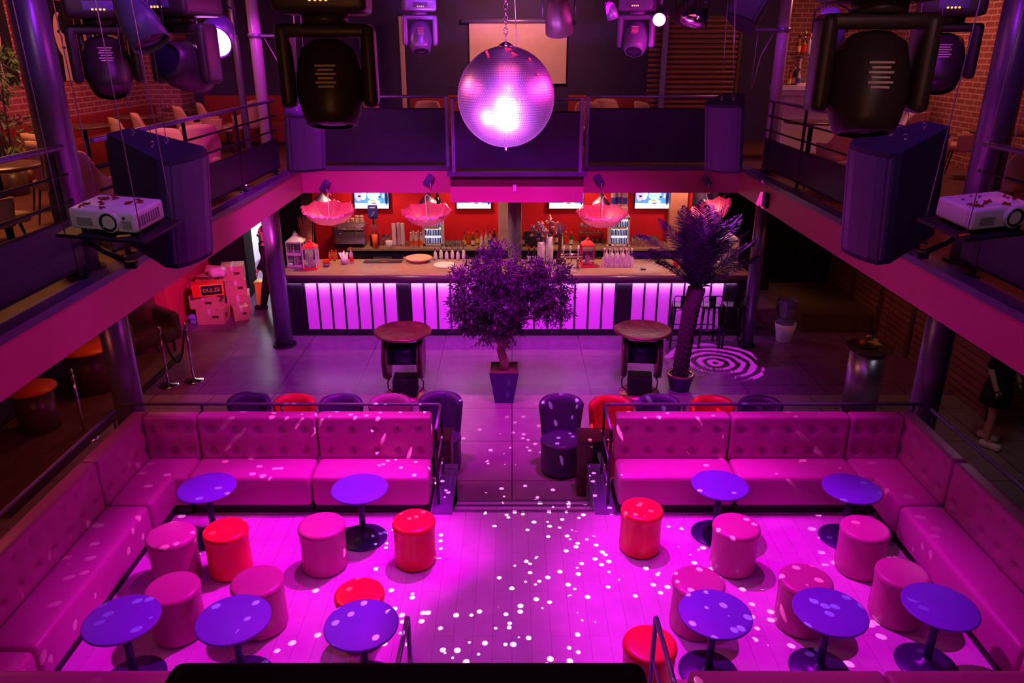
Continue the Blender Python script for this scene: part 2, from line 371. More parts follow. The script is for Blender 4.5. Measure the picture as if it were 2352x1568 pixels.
# lounge platform with a cut for the rear steps
SL, SR = -.62, .86
b = B(); b.prism([(-4.1, 3.3), (mx(-4.1), 3.3), (mx(-4.1), 7.42), (SR, 7.42), (SR, 6.75), (SL, 6.75), (SL, 7.42), (-4.1, 7.42)], 0, .4)
struct(b.ob('floor_platform', planks))
b = B(); b.box(((SL+SR)/2, 6.9, .135), (SR-SL, .3, .27)); b.box(((SL+SR)/2, 7.2, .067), (SR-SL, .3, .134)); struct(b.ob('trim_1', planks))
b = B()
for y, z in ((6.745, .405), (7.045, .275), (7.345, .14)): b.box(((SL+SR)/2, y, z), (SR-SL-.01, .035, .012))
struct(b.ob('trim_2', 'steel'))
sbox('wall_left', WL-.3, WL, 6.0, 13.2, 0, 6.6, 'darkwall')
sbox('wall_left', WL-.3, WL, -1.5, 6.0, 0, 6.6, 'darkwall')
sbox('wall_left', WL-.3, -6.3, 13.2, 15.3, 0, 2.9, 'pinkwall')
sbox('wall_left', WL-.3, WL, 13.2, 15.8, 3.0, 6.6, 'darkwall')
sbox('wall_left', WL-.001, WL+.06, 5.5, 15.2, 3.15, 6.6, brick)
sbox('wall_left', WL, WL+.7, 15.2, WB, 3.15, 6.6, brickmat('red_bricks_pier', (.36, .1, .14), (.28, .07, .1), (.5, .28, .36), .24, .085, .010, .85, .5, (PI/2, 0, 0)))
sbox('wall_right', WR, WR+.3, -1.5, 15.8, 0, 6.6, 'darkwall')
sbox('wall_right', WR-.06, WR+.001, 5.5, 15.7, 3.15, 6.6, brickr)
sbox('wall_front', WL-.3, WR+.3, -1.8, -1.5, 0, 6.6, 'darkwall')
sbox('wall_back', KX+1.35, 4.2, WB, WB+.3, 0, 2.95, 'redwall'); sbox('wall_back', 4.2, WR+.3, WB, WB+.3, 0, 2.95, 'nightblack'); sbox('wall_back', WL-.3, KX+.2, WB, WB+.3, 0, 2.95, 'nightblack')
sbox('wall_back', WL-.3, WR+.3, WB, WB+.3, 2.95, 6.6, 'darkwall')
sbox('ceiling', WL-.3, WR+.3, -1.8, 19.5, 6.6, 6.8, 'nightblack')
# kitchen seen through the doorway on the left
sbox('wall_kitchen', KX-.3, KX+1.6, 19.2, 19.5, 0, 3, 'white'); sbox('wall_kitchen', KX-.3, KX-.0, 16.1, 19.2, 0, 3, 'white')
sbox('wall_kitchen', KX+1.5, KX+1.6, 16.1, 19.2, 0, 3, 'white'); sbox('ceiling_kitchen', KX-.3, KX+1.6, 16.1, 19.5, 3, 3.1, 'white')
light('AREA', 'kitchen_lamp', (KX+.9, 17.6, 2.9), 110, (.85, .95, 1), (KX+.9, 17.6, 0), .9)
d = thing('door_frame', 'black door frame around bright kitchen doorway', 'door frame', (KX+.72, 15.75, 0)); d['kind'] = 'structure'; d.name = 'door_1'
b = B(); b.box((-.33, -.2, 1.2), (.8, .5, 2.4)); b.box((.68, 0, 1.2), (.12, .5, 2.4)); b.box((0, 0, 2.6), (1.5, .5, .5)); b.ob('door_frame', 'nightblack', d)
# upper floor slabs
SZ0, SZ1 = 2.95, 3.15
sbox('floor_balcony', WL, ML-.02, -1.5, WB, SZ0, SZ1, carpet); sbox('floor_balcony', MR+.02, WR, -1.5, WB, SZ0, SZ1, carpet)
sbox('floor_balcony', ML-.02, MR+.02, MB_+.02, WB, SZ0, SZ1, carpet)
sbox('floor_balcony', -.93, 1.08, 11.55, MB_+.02, SZ0, SZ1, carpet)
sbox('floor_balcony', ML-.02, MR+.02, -1.5, .6, SZ0, SZ1, carpet)
# fascias and ledges
sbox('trim_3', ML-.08, ML, .6, MB_+.02, 2.75, 3.11, 'fascia'); sbox('trim_4', MR, MR+.08, .6, MB_+.02, 2.75, 3.11, 'fascia')
sbox('trim_5', ML, -.93, MB_, MB_+.08, 2.75, 3.11, 'fascia'); sbox('trim_6', 1.08, MR, MB_, MB_+.08, 2.75, 3.11, 'fascia')
b = B(); b.box((.075, 11.59, 2.9), (2.01, .08, .38)); b.box((-.89, 11.88, 2.9), (.08, .5, .38)); b.box((1.04, 11.88, 2.9), (.08, .5, .38)); b.box((.075, 11.9, 2.73), (1.93, .6, .04)); struct(b.ob('trim_7', 'fascia'))
sbox('ceiling_lower', WL, ML-.08, .6, WB-.1, 2.9, 2.95, 'nightblack'); sbox('ceiling_lower', MR+.08, WR, .6, WB-.1, 2.9, 2.95, 'nightblack')
sbox('ceiling_lower', ML-.08, MR+.08, MB_+.08, WB, 2.9, 2.95, 'fascia')
for k, (x0, x1, y0, y1) in enumerate(((ML-.14, ML+.03, .6, MB_-.03), (MR-.03, MR+.14, .6, MB_-.03), (ML-.14, -.97, MB_-.03, MB_+.12), (1.12, MR+.14, MB_-.03, MB_+.12), (-.97, 1.12, 11.48, 11.64))):
    o = sbox('trim_%d' % (8+k), x0, x1, y0, y1, 3.11, 3.17, 'ledge')
# ---- columns
def column(name, x, y, z0, z1, r, label, m_='colpaint', collar=True):
    t = thing(name, label, 'column', (x, y, z0))
    B().cyl((0, 0, 0), (0, 0, z1-z0), r, n=32).ob('shaft', m_, t)
    if collar: B().cyl((0, 0, 0), (0, 0, .03), r*1.35, n=32).ob('base_plate', 'blacksteel', t)
    return t
column('steel_column', -3.62, 6.2, 3.15, 6.6, .135, 'thick violet-lit column on upper floor beside the left speaker')
column('steel_column', 4.0, 6.5, 3.15, 6.6, .135, 'thick violet-lit column on upper floor beside the right projector')
column('steel_column', -4.25, 7.62, 0, 2.9, .15, 'thick column rising behind the left corner of the lounge seating')
column('steel_column', 4.58, 7.62, 0, 2.9, .15, 'thick column rising behind the right corner of the lounge seating')
column('slim_column', -3.66, 11.67, 3.15, 6.6, .085, 'slim glowing column at far left corner of the upper floor', 'slimpaint')
column('slim_column', 3.87, 11.7, 3.15, 6.6, .085, 'slim glowing column at far right corner of the upper floor', 'slimpaint')
p = onZ(655, 760, 0); column('steel_column', -4.02, 12.52, 0, 2.9, .15, 'violet column at the left end of the bar counter')
column('steel_column', 4.14, 12.5, 0, 2.9, .11, 'dark violet column at the right end of the bar counter')
column('steel_column', .05, 12.55+.05, 0, 2.9, .13, 'dark violet column behind the olive tree in front of the bar centre', collar=False).location.y = 14.0
column('slim_column', -4.55, 13.45, 3.15, 6.6, .06, 'thin violet pipe standing before the dark rear wall upstairs', 'mauve')
column('slim_column', -5.75, 7.9, 3.15, 6.6, .12, 'violet column at far left edge beside the bamboo plant', 'colpaint')
# ---- railings on the upper floor
def side_rail(x, y0, y1, label, posts):
    t = thing('balcony_railing', label, 'railing', (x, (y0+y1)/2, 3.15)); L = (y1-y0)/2
    for z, r in ((1.04, .022), (.83, .013), (.63, .013), (.5, .013)):
        B().cyl((0, -L, z), (0, L, z), r, n=10).ob('rail', 'mauve' if r > .02 else 'blacksteel', t)
    b = B(); b.box((0, 0, .3), (.006, 2*L, .38)); b.ob('mesh_panel', 'meshm', t)
    B().cyl((0, -L, .1), (0, L, .1), .013, n=8).ob('rail', 'blacksteel', t)
    for y in posts:
        b = B(); b.box((0, y-(y0+y1)/2, .52), (.014, .07, 1.02)); b.box((0, y-(y0+y1)/2, .01), (.08, .12, .02)); b.ob('post', 'blacksteel', t)
side_rail(-3.47, 6.45, 11.55, 'dark railing on left balcony between thick and slim columns', (6.7, 8.3, 9.9, 11.3))
side_rail(-3.47, 2.6, 6.0, 'dark railing on left balcony in front of the beige chairs at the left edge', (2.8, 4.4, 5.9))
side_rail(3.76, 6.75, 11.6, 'dark railing on right balcony between slim and thick columns', (6.9, 8.5, 10.1, 11.4))
side_rail(3.76, 2.6, 6.2, 'dark railing on right balcony beyond the right projector', (2.8, 4.4, 6.0))
def back_rail(x0, x1, y, label):
    t = thing('balcony_railing', label, 'railing', ((x0+x1)/2, y, 3.17)); L = (x1-x0)/2
    B().cyl((-L, 0, 1.04), (L, 0, 1.04), .024, n=10).ob('rail', 'mauve', t)
    B().cyl((-L, 0, .86), (L, 0, .86), .012, n=8).ob('rail', 'blacksteel', t)
    b = B(); b.box((0, 0, .45), (2*L, .012, .8)); b.ob('panel', 'meshm', t)
    for x in (-L+.03, L-.03):
        b = B(); b.box((x, 0, .52), (.05, .05, 1.04)); b.ob('post', 'mauve', t)
back_rail(-3.3, -.98, MB_+.06, 'dark panelled railing at back of hall, left of the mirror ball')
back_rail(1.14, 3.55, MB_+.06, 'dark panelled railing at back of hall, right of the mirror ball')
back_rail(-.9, 1.05, 11.56, 'panelled railing of the small projecting balcony behind the mirror ball')
# ------------------------------------------------------------------ lounge seating (local: x along, +y to the back)
PZ = .4
def tuft(w, d, h, bx):
    cols = [(-w/2 + (i+.5)*w/bx) for i in range(bx)]; rows = (-h/2+h*.26, -h/2+h*.74)
    def f(p):
        if p.y < -d/2+.035:
            dy = 0
            for cx in cols:
                for cz in rows:
                    r2 = (p.x-cx)**2+(p.z-cz)**2
                    dy += .030*math.exp(-r2/.0012) + .018*math.exp(-r2/.006)
            return Vector((p.x, p.y+dy*min(1, (-d/2+.05-p.y)/.05), p.z))
        return p
    return f
def backpart(w, x, y, rz, root, name='backrest', bx=None):
    bx = bx or max(2, round(w/.245)); d, h = .165, .52
    b = B(); b.rbx((0, 0, 0), (w-.012, d, h), .035, (int(w/.018), 3, 24), disp=tuft(w-.012, d, h, bx))
    o = b.ob(name, 'leather', root); o.location = (x, y, .40+h/2); o.rotation_euler = (0, 0, rz)
    for cx in [(-w/2 + (i+.5)*w/bx) for i in range(bx)]: pass
    for i in range(bx):
        for cz in (-h/2+h*.26, -h/2+h*.74): B().sph((-(w-.012)/2+(i+.5)*(w-.012)/bx, -d/2+.044, cz), .012, 8, (1, .5, 1)).ob('button', 'leather', o)
    return o
def module(x0, x1, yf, rz, label, flip=1, name='banquette_module'):
    w = x1-x0
    if rz == 0: loc = ((x0+x1)/2, yf, PZ)
    t = thing(name, label, 'sofa', loc if rz == 0 else (yf, (x0+x1)/2, PZ), rz, 'tufted pink banquette modules round the lounge')
    B().rbx((0, .205, .275), (w-.012, .41, .35), .05, (6, 3, 3)).ob('seat', 'leather', t)
    backpart(w, 0, .4925, 0, t)
    B().box((0, .3, .05), (w-.02, .5, .1)).ob('plinth', 'plinth', t)
    return t
YF = 6.68
module(-2.05, -.84, YF, 0, 'pink tufted banquette section just left of the rear steps')
module(-3.3, -2.05, YF, 0, 'pink tufted banquette section, second to the left from the rear steps')
module(mx(-.84), mx(-2.05), YF, 0, 'pink tufted banquette section just right of the rear steps')
module(mx(-2.05), mx(-3.3), YF, 0, 'pink tufted banquette section, second to the right from the rear steps')
def lseat(X, s, L, t):
    P = [(X(.16), s*.16), (X(.716), s*.16), (X(.716), s*.57), (X(.57), s*.57), (X(.57), s*L), (X(.16), s*L)]
    b = B(); b.prism(P, .1, .45, sm=True); bmesh.ops.recalc_face_normals(b.bm, faces=b.bm.faces)
    bmesh.ops.bevel(b.bm, geom=list(b.bm.edges), offset=.045, segments=4, profile=.5, affect='EDGES')
    for f in b.bm.faces: f.smooth = True
    b.ob('seat', 'leather', t)
def corner(sx, label):
    X = lambda x: x if sx > 0 else -x
    t = thing('banquette_corner', label, 'sofa', (-4.02 if sx > 0 else mx(-4.02), 7.25, PZ), 0, 'tufted pink banquette modules round the lounge')
    lseat(X, -1, 1.05, t)
    backpart(.565, X(.4375), -.0825, 0, t, bx=3)
    backpart(1.05, X(.0825), -.525, PI/2 if sx > 0 else -PI/2, t, bx=4)
    b = B(); b.box((X(.36), -.3, .05), (.7, .5, .1)); b.box((X(.29), -.7, .05), (.5, .68, .1)); b.ob('plinth', 'plinth', t)
corner(1, 'pink tufted L-shaped corner banquette at the left rear of the lounge')
corner(-1, 'pink tufted L-shaped corner banquette at the right rear of the lounge')
module(4.33, 6.19, -3.45, PI/2, 'long pink tufted banquette along the left side of the lounge')
module(4.33, 6.19, mx(-3.45), -PI/2, 'long pink tufted banquette along the right side of the lounge')
def nearcorner(sx, label):
    X = lambda x: x if sx > 0 else -x
    t = thing('banquette_corner', label, 'sofa', (-4.02 if sx > 0 else mx(-4.02), 3.5, PZ), 0, 'tufted pink banquette modules round the lounge')
    lseat(X, 1, .82, t)
    backpart(.565, X(.4375), .0825, PI, t, bx=3)
    backpart(.82, X(.0825), .41, PI/2 if sx > 0 else -PI/2, t, bx=4)
    B().box((X(.36), .4, .05), (.6, .7, .1)).ob('plinth', 'plinth', t)
nearcorner(1, 'pink corner banquette at the bottom left of the lounge, cut by the frame')
nearcorner(-1, 'pink corner banquette at the bottom right of the lounge')
def near(x0, x1, label):
    t = thing('banquette_module', label, 'sofa', ((x0+x1)/2, 4.07, PZ), PI, 'tufted pink banquette modules round the lounge'); w = x1-x0
    B().rbx((0, .205, .275), (w-.012, .41, .35), .05, (6, 3, 3)).ob('seat', 'leather', t)
    backpart(w, 0, .4925, 0, t); B().box((0, .3, .05), (w-.02, .5, .1)).ob('plinth', 'plinth', t)
near(-3.3, -2.05, 'pink banquette section along the near edge, bottom left of the photo'); near(-2.05, -.84, 'pink banquette section left of the near steps, half behind the black case')
near(mx(-.84), mx(-2.05), 'pink banquette section right of the near steps, at the bottom edge'); near(mx(-2.05), mx(-3.3), 'pink banquette section at the bottom edge, second right from the near steps')
# ---- stair cheeks
sbox('trim_13', SL-.2, SL, 6.69, 7.6, 0, .47, 'mauve'); sbox('trim_14', SR, SR+.2, 6.69, 7.6, 0, .47, 'mauve')
# ---- platform guard rails
def guard(sx, label):
    X = lambda x: x if sx > 0 else 2*.115-x
    cx, fx = X(-.765), X(-4.2)
    t = thing('guard_rail', label, 'railing', (cx, 7.38, 0)); dx = fx-cx; s = 1 if dx < 0 else -1
    z = 1.33
    B().tube([(dx, 0, z), (s*-.05, 0, z), (-s*.012, -.012, z), (0, -.05, z), (0, -.59, z)], .017, 10).ob('handrail', 'mauve', t)
    B().tube([(0, -.59, z+.005), (0, -.60, z-.01), (0, -.60, .4705)], .017, 10).ob('post', 'blacksteel', t)
    B().cyl((0, 0, z), (0, 0, .4705), .014, n=10).ob('post', 'blacksteel', t)
    B().tube([(0, -.0, .95), (0, -.6, .95)], .01, 8).ob('mid_rail', 'mauve', t); B().tube([(0, 0, .68), (0, -.6, .68)], .01, 8).ob('mid_rail', 'mauve', t)
    for k in range(1, 5):
        if k == 4: B().cyl((dx*k/4*.97, 0, 0), (dx*k/4*.97, 0, z), .012, n=8).ob('post', 'blacksteel', t)
        else: B().cyl((dx*k/4, 0, .4), (dx*k/4, 0, z), .012, n=8).ob('post', 'blacksteel', t)
guard(1, 'violet tube guard rail behind the left banquettes, bent towards the steps')
guard(-1, 'violet tube guard rail behind the right banquettes, bent towards the steps')
def side_guard(x, label):
    t = thing('guard_rail', label, 'railing', (x, 5.3, 0))
    B().tube([(0, -2.2, 1.3), (0, 2.0, 1.3)], .018, 8).ob('handrail', 'mauve', t)
    B().tube([(0, -2.2, .8), (0, 2.0, .8)], .01, 8).ob('mid_rail', 'blacksteel', t)
    for y in (-2.1, -.1, 1.95): B().cyl((0, y, 0), (0, y, 1.3), .013, n=8).ob('post', 'blacksteel', t)
side_guard(-4.24, 'violet guard rail behind the left side banquette'); side_guard(4.48, 'violet guard rail behind the right side banquette')
def near_rail(x, label, s):
    t = thing('stair_handrail', label, 'railing', (x, 4.09, PZ))
    B().tube([(0, 0, .02), (0, 0, .93), (0, -.02, .95), (s*.01, -.75, .95), (s*.01, -1.0, .55)], .017, 10).ob('handrail', 'mauve', t)
    B().tube([(0, -.02, .6), (s*.01, -.7, .6)], .011, 8).ob('mid_rail', 'mauve', t)
    B().cyl((0, 0, 0), (0, 0, .012), .05, n=16).ob('foot', 'blacksteel', t)
near_rail(-.70, 'violet stair handrail at the bottom edge, left of the near steps', -1)
near_rail(.965, 'violet stair handrail at the bottom edge, right of the near steps, before a red stool', 1)
# ------------------------------------------------------------------ stools
def stool(r, h, m_, label, loc, fresh={}):
    key = m_
    if key not in fresh:
        t = thing('round_stool', label, 'stool', loc, random.random()*6, 'drum stools in the lounge')
        pr = [(0, .012), (r*.93, .012), (r*.965, .03), (r*.955, h*.3), (r*.94, h*.6), (r*.965, h*.85)]
        b = B(); b.lathe(pr+[(r*.985, h-.055)], n=40); b.ob('body', m_, t)
        b = B(); b.lathe([(r*.985, h-.055), (r, h-.045), (r, h-.03), (r*.975, h-.012), (r*.92, h-.002), (r*.8, h+.002), (0, h+.004)], n=40); b.ob('cushion_top', m_, t)
        b = B(); b.cyl((0, 0, 0), (0, 0, .014), r*.88, n=24); b.ob('foot_ring', 'plinth', t)
        b = B(); b.tube([(r*.972*1.0, .0, .05), (r*.945, 0, h*.6), (r*.975, 0, h-.06)], .002, 5); b.ob('seam', m_, t)
        fresh[key] = t; return t
    return dup(fresh[key], loc, random.random()*6, label)
ST = [(392, 1225, 'p', 'rose drum stool beside the left side banquette, behind a blue table foot'),
 (517, 1213, 'r', 'red drum stool right beside a rose one at the rear left of the lounge'),
 (738, 1203, 'p', 'rose drum stool standing alone left of a rear blue table'),
 (950, 1193, 'r', 'red drum stool nearest the rear steps on the left'),
 (395, 1347, 'p', 'rose drum stool partly behind the leftmost front blue table'),
 (590, 1332, 'p', 'rose drum stool partly behind the middle of the left front tables'),
 (825, 1360, 'r', 'red drum stool mostly hidden by the left front table nearest the dance area'),
 (1475, 1166, 'r', 'red drum stool right of the rear steps'),
 (1692, 1205, 'p', 'rose drum stool in front of the rear right blue table, slightly dented'),
 (1988, 1210, 'p', 'rose drum stool in front of the blue table at the rear right corner'),
 (1605, 1333, 'p', 'rose drum stool behind the first right front blue table'),
 (1852, 1328, 'p', 'rose drum stool behind the middle right front blue table'),
 (2075, 1313, 'p', 'rose drum stool behind the rightmost front blue table'),
 (1493, 1475, 'r', 'red drum stool at the bottom edge behind the stair handrail')]
for x, y, k, lb in ST:
    h = .455; p = onZ(x, y, PZ+h); stool(.215 if k == 'p' else .2, h, 'stoolpink' if k == 'p' else 'stoolred', lb, (p.x, p.y, PZ))
# ------------------------------------------------------------------ cafe tables
TB = [(475, 1118, 'blue round table before the rear left corner banquette'), (826, 1120, 'blue round table before the banquette left of the rear steps'),
 (279, 1420, 'leftmost blue round table in the front row'), (536, 1420, 'blue round table in the front row, second from left'), (830, 1432, 'blue round table in the front row just left of the dance area'),
 (1654, 1112, 'blue round table before the banquette right of the rear steps'), (1957, 1120, 'blue round table before the rear right corner banquette'),
 (1643, 1407, 'blue round table in the front row just right of the dance area'), (1907, 1402, 'blue round table in the right front row, middle one'), (2160, 1390, 'rightmost blue round table in the front row')]
t0 = None
for x, y, lb in TB:
    h = .57; p = onZ(x, y, PZ+h)
    if t0 is None:
        t0 = thing('cafe_table', lb, 'table', (p.x, p.y, PZ), 0, 'small blue pedestal tables in the lounge'); R = .272
        B().lathe([(0, h-.022), (R-.012, h-.022), (R-.002, h-.018), (R, h-.01), (R-.003, h-.002), (R-.01, h), (0, h)], n=56).ob('tabletop', 'tabletop', t0)
        B().lathe([(.06, h-.045), (.06, h-.035), (.14, h-.024), (0, h-.022)], n=24).ob('bracket', 'blacksteel', t0)
        B().cyl((0, 0, .03), (0, 0, h-.03), .031, n=24).ob('column', 'tablebase', t0)
        B().lathe([(0, 0), (.225, 0), (.23, .006), (.22, .014), (.12, .024), (.05, .04), (.034, .07), (0, .07)], n=48).ob('base', 'tablebase', t0)
    else: dup(t0, (p.x, p.y, PZ), random.random(), lb)
# ------------------------------------------------------------------ tub chairs behind the lounge
tub = {}
def tubchair(x, y, m_, label):
    if m_ in tub: return dup(tub[m_], (x, y, 0), random.uniform(-.1, .1), label)
    t = thing('tub_chair', label, 'chair', (x, y, 0), 0, 'round tub chairs behind the banquettes'); tub[m_] = t
    B().lathe([(0, .03), (.24, .03), (.247, .06), (.247, .36), (.255, .42), (.247, .445), (.21, .462), (0, .468)], n=40).ob('seat', m_, t)
    B().cyl((0, 0, 0), (0, 0, .03), .23, n=28).ob('base', 'plinth', t)
    b = B(); n = 22; th = .05; z0, z1 = .28, .93; G = []
    for j in range(9):
        v = j/8; row = []
        for i in range(n+1):
            a = math.radians(28-6*v + (124+12*v)*i/n); u = (i/n-.5)*2
            z = z0+(z1-z0)*v - (.07*u**4)*v; fl = .236+.05*v
            row.append((a, fl, z))
        G.append(row)
    vo = [[b.bm.verts.new((math.cos(a)*(r+.012), math.sin(a)*(r+.012)*.92, z)) for a, r, z in row] for row in G]
    vi = [[b.bm.verts.new((math.cos(a)*(r-th), math.sin(a)*(r-th)*.92, z-.0)) for a, r, z in row] for row in G]
    for g, _ in ((vo, 0), (vi, 1)):
        for j in range(8):
            for i in range(n): b._f([g[j][i], g[j][i+1], g[j+1][i+1], g[j+1][i]], True)
    for i in range(n): b._f([vo[8][i], vo[8][i+1], vi[8][i+1], vi[8][i]]); b._f([vo[0][i], vo[0][i+1], vi[0][i+1], vi[0][i]])
    for j in range(8): b._f([vo[j][0], vo[j+1][0], vi[j+1][0], vi[j][0]]); b._f([vo[j][n], vo[j+1][n], vi[j+1][n], vi[j][n]])
    bmesh.ops.bevel(b.bm, geom=[e for e in b.bm.edges if e.is_manifold and e.calc_face_angle(0) > 1.0], offset=.008, segments=2, affect='EDGES')
    b.ob('backrest', m_, t)
    return t
for x, y, m_, lb in ((.60, 8.25, 'tubchair', 'plum tub chair standing free beside the centre aisle, right side'), (1.2, 8.2, 'stoolred', 'red tub chair behind the guard rail, first right of the plum chair'),
    (1.78, 8.25, 'tubchair', 'plum tub chair behind the right banquette, beside the red chair at the aisle'), (2.42, 8.2, 'stoolred', 'red tub chair behind the middle of the right guard rail'), (3.0, 8.2, 'tubchair', 'plum tub chair, farthest right behind the guard rail'),
    (-.88, 8.32, 'tubchair', 'plum tub chair beside the aisle, just left of it'), (-1.48, 8.25, 'leather', 'dusty pink tub chair behind the left banquette'), (-2.08, 8.25, 'tubchair', 'blue-black tub chair behind the left guard rail, beyond the pink one'), (-2.66, 8.25, 'stoolred', 'red tub chair behind the left guard rail'), (-3.22, 8.3, 'tubchair', 'dark tub chair, farthest left behind the guard rail')):
    tubchair(x, y, m_, lb)
for x, lb in ((.96, 'dark brown square side table right of the rear steps'), (-.90, 'dark brown square side table left of the rear steps')):
    t = thing('side_table', lb, 'table', (x, 7.78, 0)); s = 1 if x > 0 else -1
    B().rbx((0, 0, .745), (.42, .3, .03), .006, (1, 1, 1)).ob('tabletop', 'wood', t)
    B().rbx((-s*.12, 0, .365), (.17, .26, .73), .01, (1, 1, 1)).ob('pedestal', 'wood', t); B().box((.06*s, 0, .365), (.15, .2, .73)).ob('panel', 'plinth', t)
# ------------------------------------------------------------------ cable drum tables on the dance floor
def drum_table(x, y, rz, label):
    t = thing('cable_drum_table', label, 'table', (x, y, 0), rz, 'high tables made from cable drums')
    B().lathe([(0, .985), (.39, .985), (.42, 1.0), (.425, 1.02), (.41, 1.032), (.385, 1.025), (0, 1.022)], n=64).ob('tabletop', 'copper', t)
    for s in (-1, 1):
        B().cyl((s*.21, 0, .62), (s*.295, 0, .62), .335, n=48).ob('drum_flange', 'wood', t)
        b = B(); b.tube([(s*.252, .335*math.cos(a*PI/16), .62+.335*math.sin(a*PI/16)) for a in range(33)], .016, 8); b.ob('flange_rim', 'blacksteel', t)
    B().cyl((-.22, 0, .66), (.22, 0, .66), .17, n=36).ob('drum_core', 'tablebase', t)
    B().rbx((0, 0, .975), (.5, .5, .03), .005, (1, 1, 1)).ob('top_board', 'black', t)
    B().rbx((0, 0, .15), (.36, .34, .28), .02, (2, 2, 2)).ob('base_box', 'nightblack', t)
    B().lathe([(0, 0), (.31, 0), (.31, .012), (0, .02)], n=40).ob('floor_plate', 'copper', t)
    for s in (-1, 1):
        b = B(); b.tube([(s*.19, 0, .02+.0), (s*.26, 0, .08), (s*.27, 0, .2), (s*.2, 0, .3)], .01, 8); b.ob('handle', 'black', t)
p = onZ(925, 758, 1.03); drum_table(p.x, p.y, .03, 'cable drum table left of the olive tree, round copper top lit red at one edge')
p = onZ(1477, 755, 1.03); drum_table(p.x, p.y, -.12, 'cable drum table with round copper top, between olive tree and palm')
# ------------------------------------------------------------------ olive tree
p = onZ(1158, 925, 0); p.y += .12; TX, TY = p.x, p.y
t = thing('potted_olive_tree', 'leafy olive tree in a tapered dark blue square pot at the centre of the floor', 'tree', (TX, TY, 0))
def frustum(b, c, w0, w1, z0, z1, wall=.02):
    ring = lambda w, z: [b.bm.verts.new((c[0]+sx*w/2, c[1]+sy*w/2, z)) for sx, sy in ((-1, -1), (1, -1), (1, 1), (-1, 1))]
    a = ring(w0, z0); e = ring(w1, z1); i1 = ring(w1-2*wall, z1); i0 = ring(w1-2*wall-.01, z1-.06)
    for q0, q1 in ((a, e), (e, i1), (i1, i0)):
        for k in range(4): b._f([q0[k], q0[(k+1) % 4], q1[(k+1) % 4], q1[k]], False)
    b._f(a, False)
pot = B(); frustum(pot, (0, 0), .27, .43, 0, .52); pot = pot.ob('pot', 'potblue', t)
b = B(); b.box((0, 0, .49), (.40, .40, .02)); b.ob('soil', 'soil', t)
b = B(); [b.box((sx*.205 if i % 2 else 0, 0 if i % 2 else sx*.205, .522), (.012 if i % 2 else .43, .43 if i % 2 else .012, .008)) for i in range(2) for sx in (-1, 1)]; b.ob('pot_rim', 'gold', pot)
b = B()
b.tube([(0, 0, .45), (.0, 0, .62), (-.05, 0, .8), (-.02, .02, .95), (-.06, 0, 1.12), (-.14, 0, 1.4), (-.2, .05, 1.8), (-.12, 0, 2.1)], .075, 12, .02)
b.tube([(.0, 0, .85), (.05, -.03, 1.0), (.13, .02, 1.12), (.22, 0, 1.25), (.4, 0, 1.5), (.55, .05, 1.75)], .055, 10, .015)
b.tube([(-.06, 0, 1.15), (-.2, .1, 1.35), (-.42, .12, 1.6), (-.55, .1, 1.8)], .03, 8, .01); b.tube([(.2, 0, 1.25), (.1, -.1, 1.5), (.12, -.15, 1.9)], .03, 8, .01)
b.tube([(.22, 0, 1.25), (.5, -.1, 1.35), (.72, -.1, 1.5)], .022, 8, .008); b.sph((-.05, -.03, .98), .075, 12, (1, 1, 1.6)); b.sph((.09, 0, 1.08), .06, 12, (1, .9, 1.3))
b.ob('trunk', 'bark', t)
def leafcloud(name, blobs, n, parent, mt, L=(.05, .085), rnd=random.Random(3), per=16, sg=.055):
    b = B(); tot = sum(w for c, r, w in blobs)
    for k in range(n//per):
        x = rnd.random()*tot
        for c, r, w in blobs:
            x -= w
            if x <= 0: break
        while 1:
            d = Vector((rnd.uniform(-1, 1), rnd.uniform(-1, 1), rnd.uniform(-1, 1)))
            if .35 < d.length < 1: break
        cc = Vector(c) + Vector((d.x*r[0], d.y*r[1], d.z*r[2])); tw = (d.normalized()+Vector((rnd.gauss(0, .5), rnd.gauss(0, .5), rnd.gauss(0, .5)-.2))).normalized()
        for m_ in range(per):
            q = cc + tw*rnd.uniform(-.09, .09)+Vector((rnd.gauss(0, sg*.5), rnd.gauss(0, sg*.5), rnd.gauss(0, sg*.5)))
            dr = (tw+Vector((rnd.gauss(0, .6), rnd.gauss(0, .6), rnd.gauss(0, .6)))).normalized(); l = rnd.uniform(*L); w = l*.12
            sd = dr.cross(Vector((rnd.gauss(0, 1), rnd.gauss(0, 1), rnd.gauss(0, 1)))).normalized()*w; nn = dr.cross(sd).normalized()*l*.1
            b.bm.faces.new([b.bm.verts.new(x_) for x_ in (q, q+dr*l*.45+sd+nn, q+dr*l, q+dr*l*.45-sd+nn)]).smooth = True
    return b.ob(name, mt, parent, fix=False)
blobs = [((-.38, 0, 1.66), (.38, .36, .42), 1.0), ((-.08, 0, 2.0), (.36, .34, .36), .7), ((.0, -.1, 1.55), (.4, .34, .4), .9), ((-.12, 0, 1.16), (.34, .3, .26), .45), ((.62, 0, 1.82), (.33, .3, .32), .6), ((.7, 0, 1.48), (.26, .26, .28), .4), ((.36, 0, 1.75), (.3, .3, .35), .5), ((-.52, 0, 1.34), (.24, .25, .24), .3), ((-.6, 0, 1.85), (.14, .2, .16), .08)]
leafcloud('foliage', blobs, 16000, t, 'leaf', (.055, .095))
b = B(); rr = random.Random(5)
for k in range(90):
    c, r, w = rr.choice(blobs); a = Vector(c)+Vector((rr.uniform(-.4, .4)*r[0], rr.uniform(-.4, .4)*r[1], rr.uniform(-.5, .3)*r[2])); e = a+Vector((rr.uniform(-1, 1)*r[0], rr.uniform(-1, 1)*r[1], rr.uniform(-.6, 1)*r[2]*.8)); m_ = (a+e)/2+Vector((0, 0, rr.uniform(.02, .08)))
    b.tube([a, m_, e], .006, 4, .002)
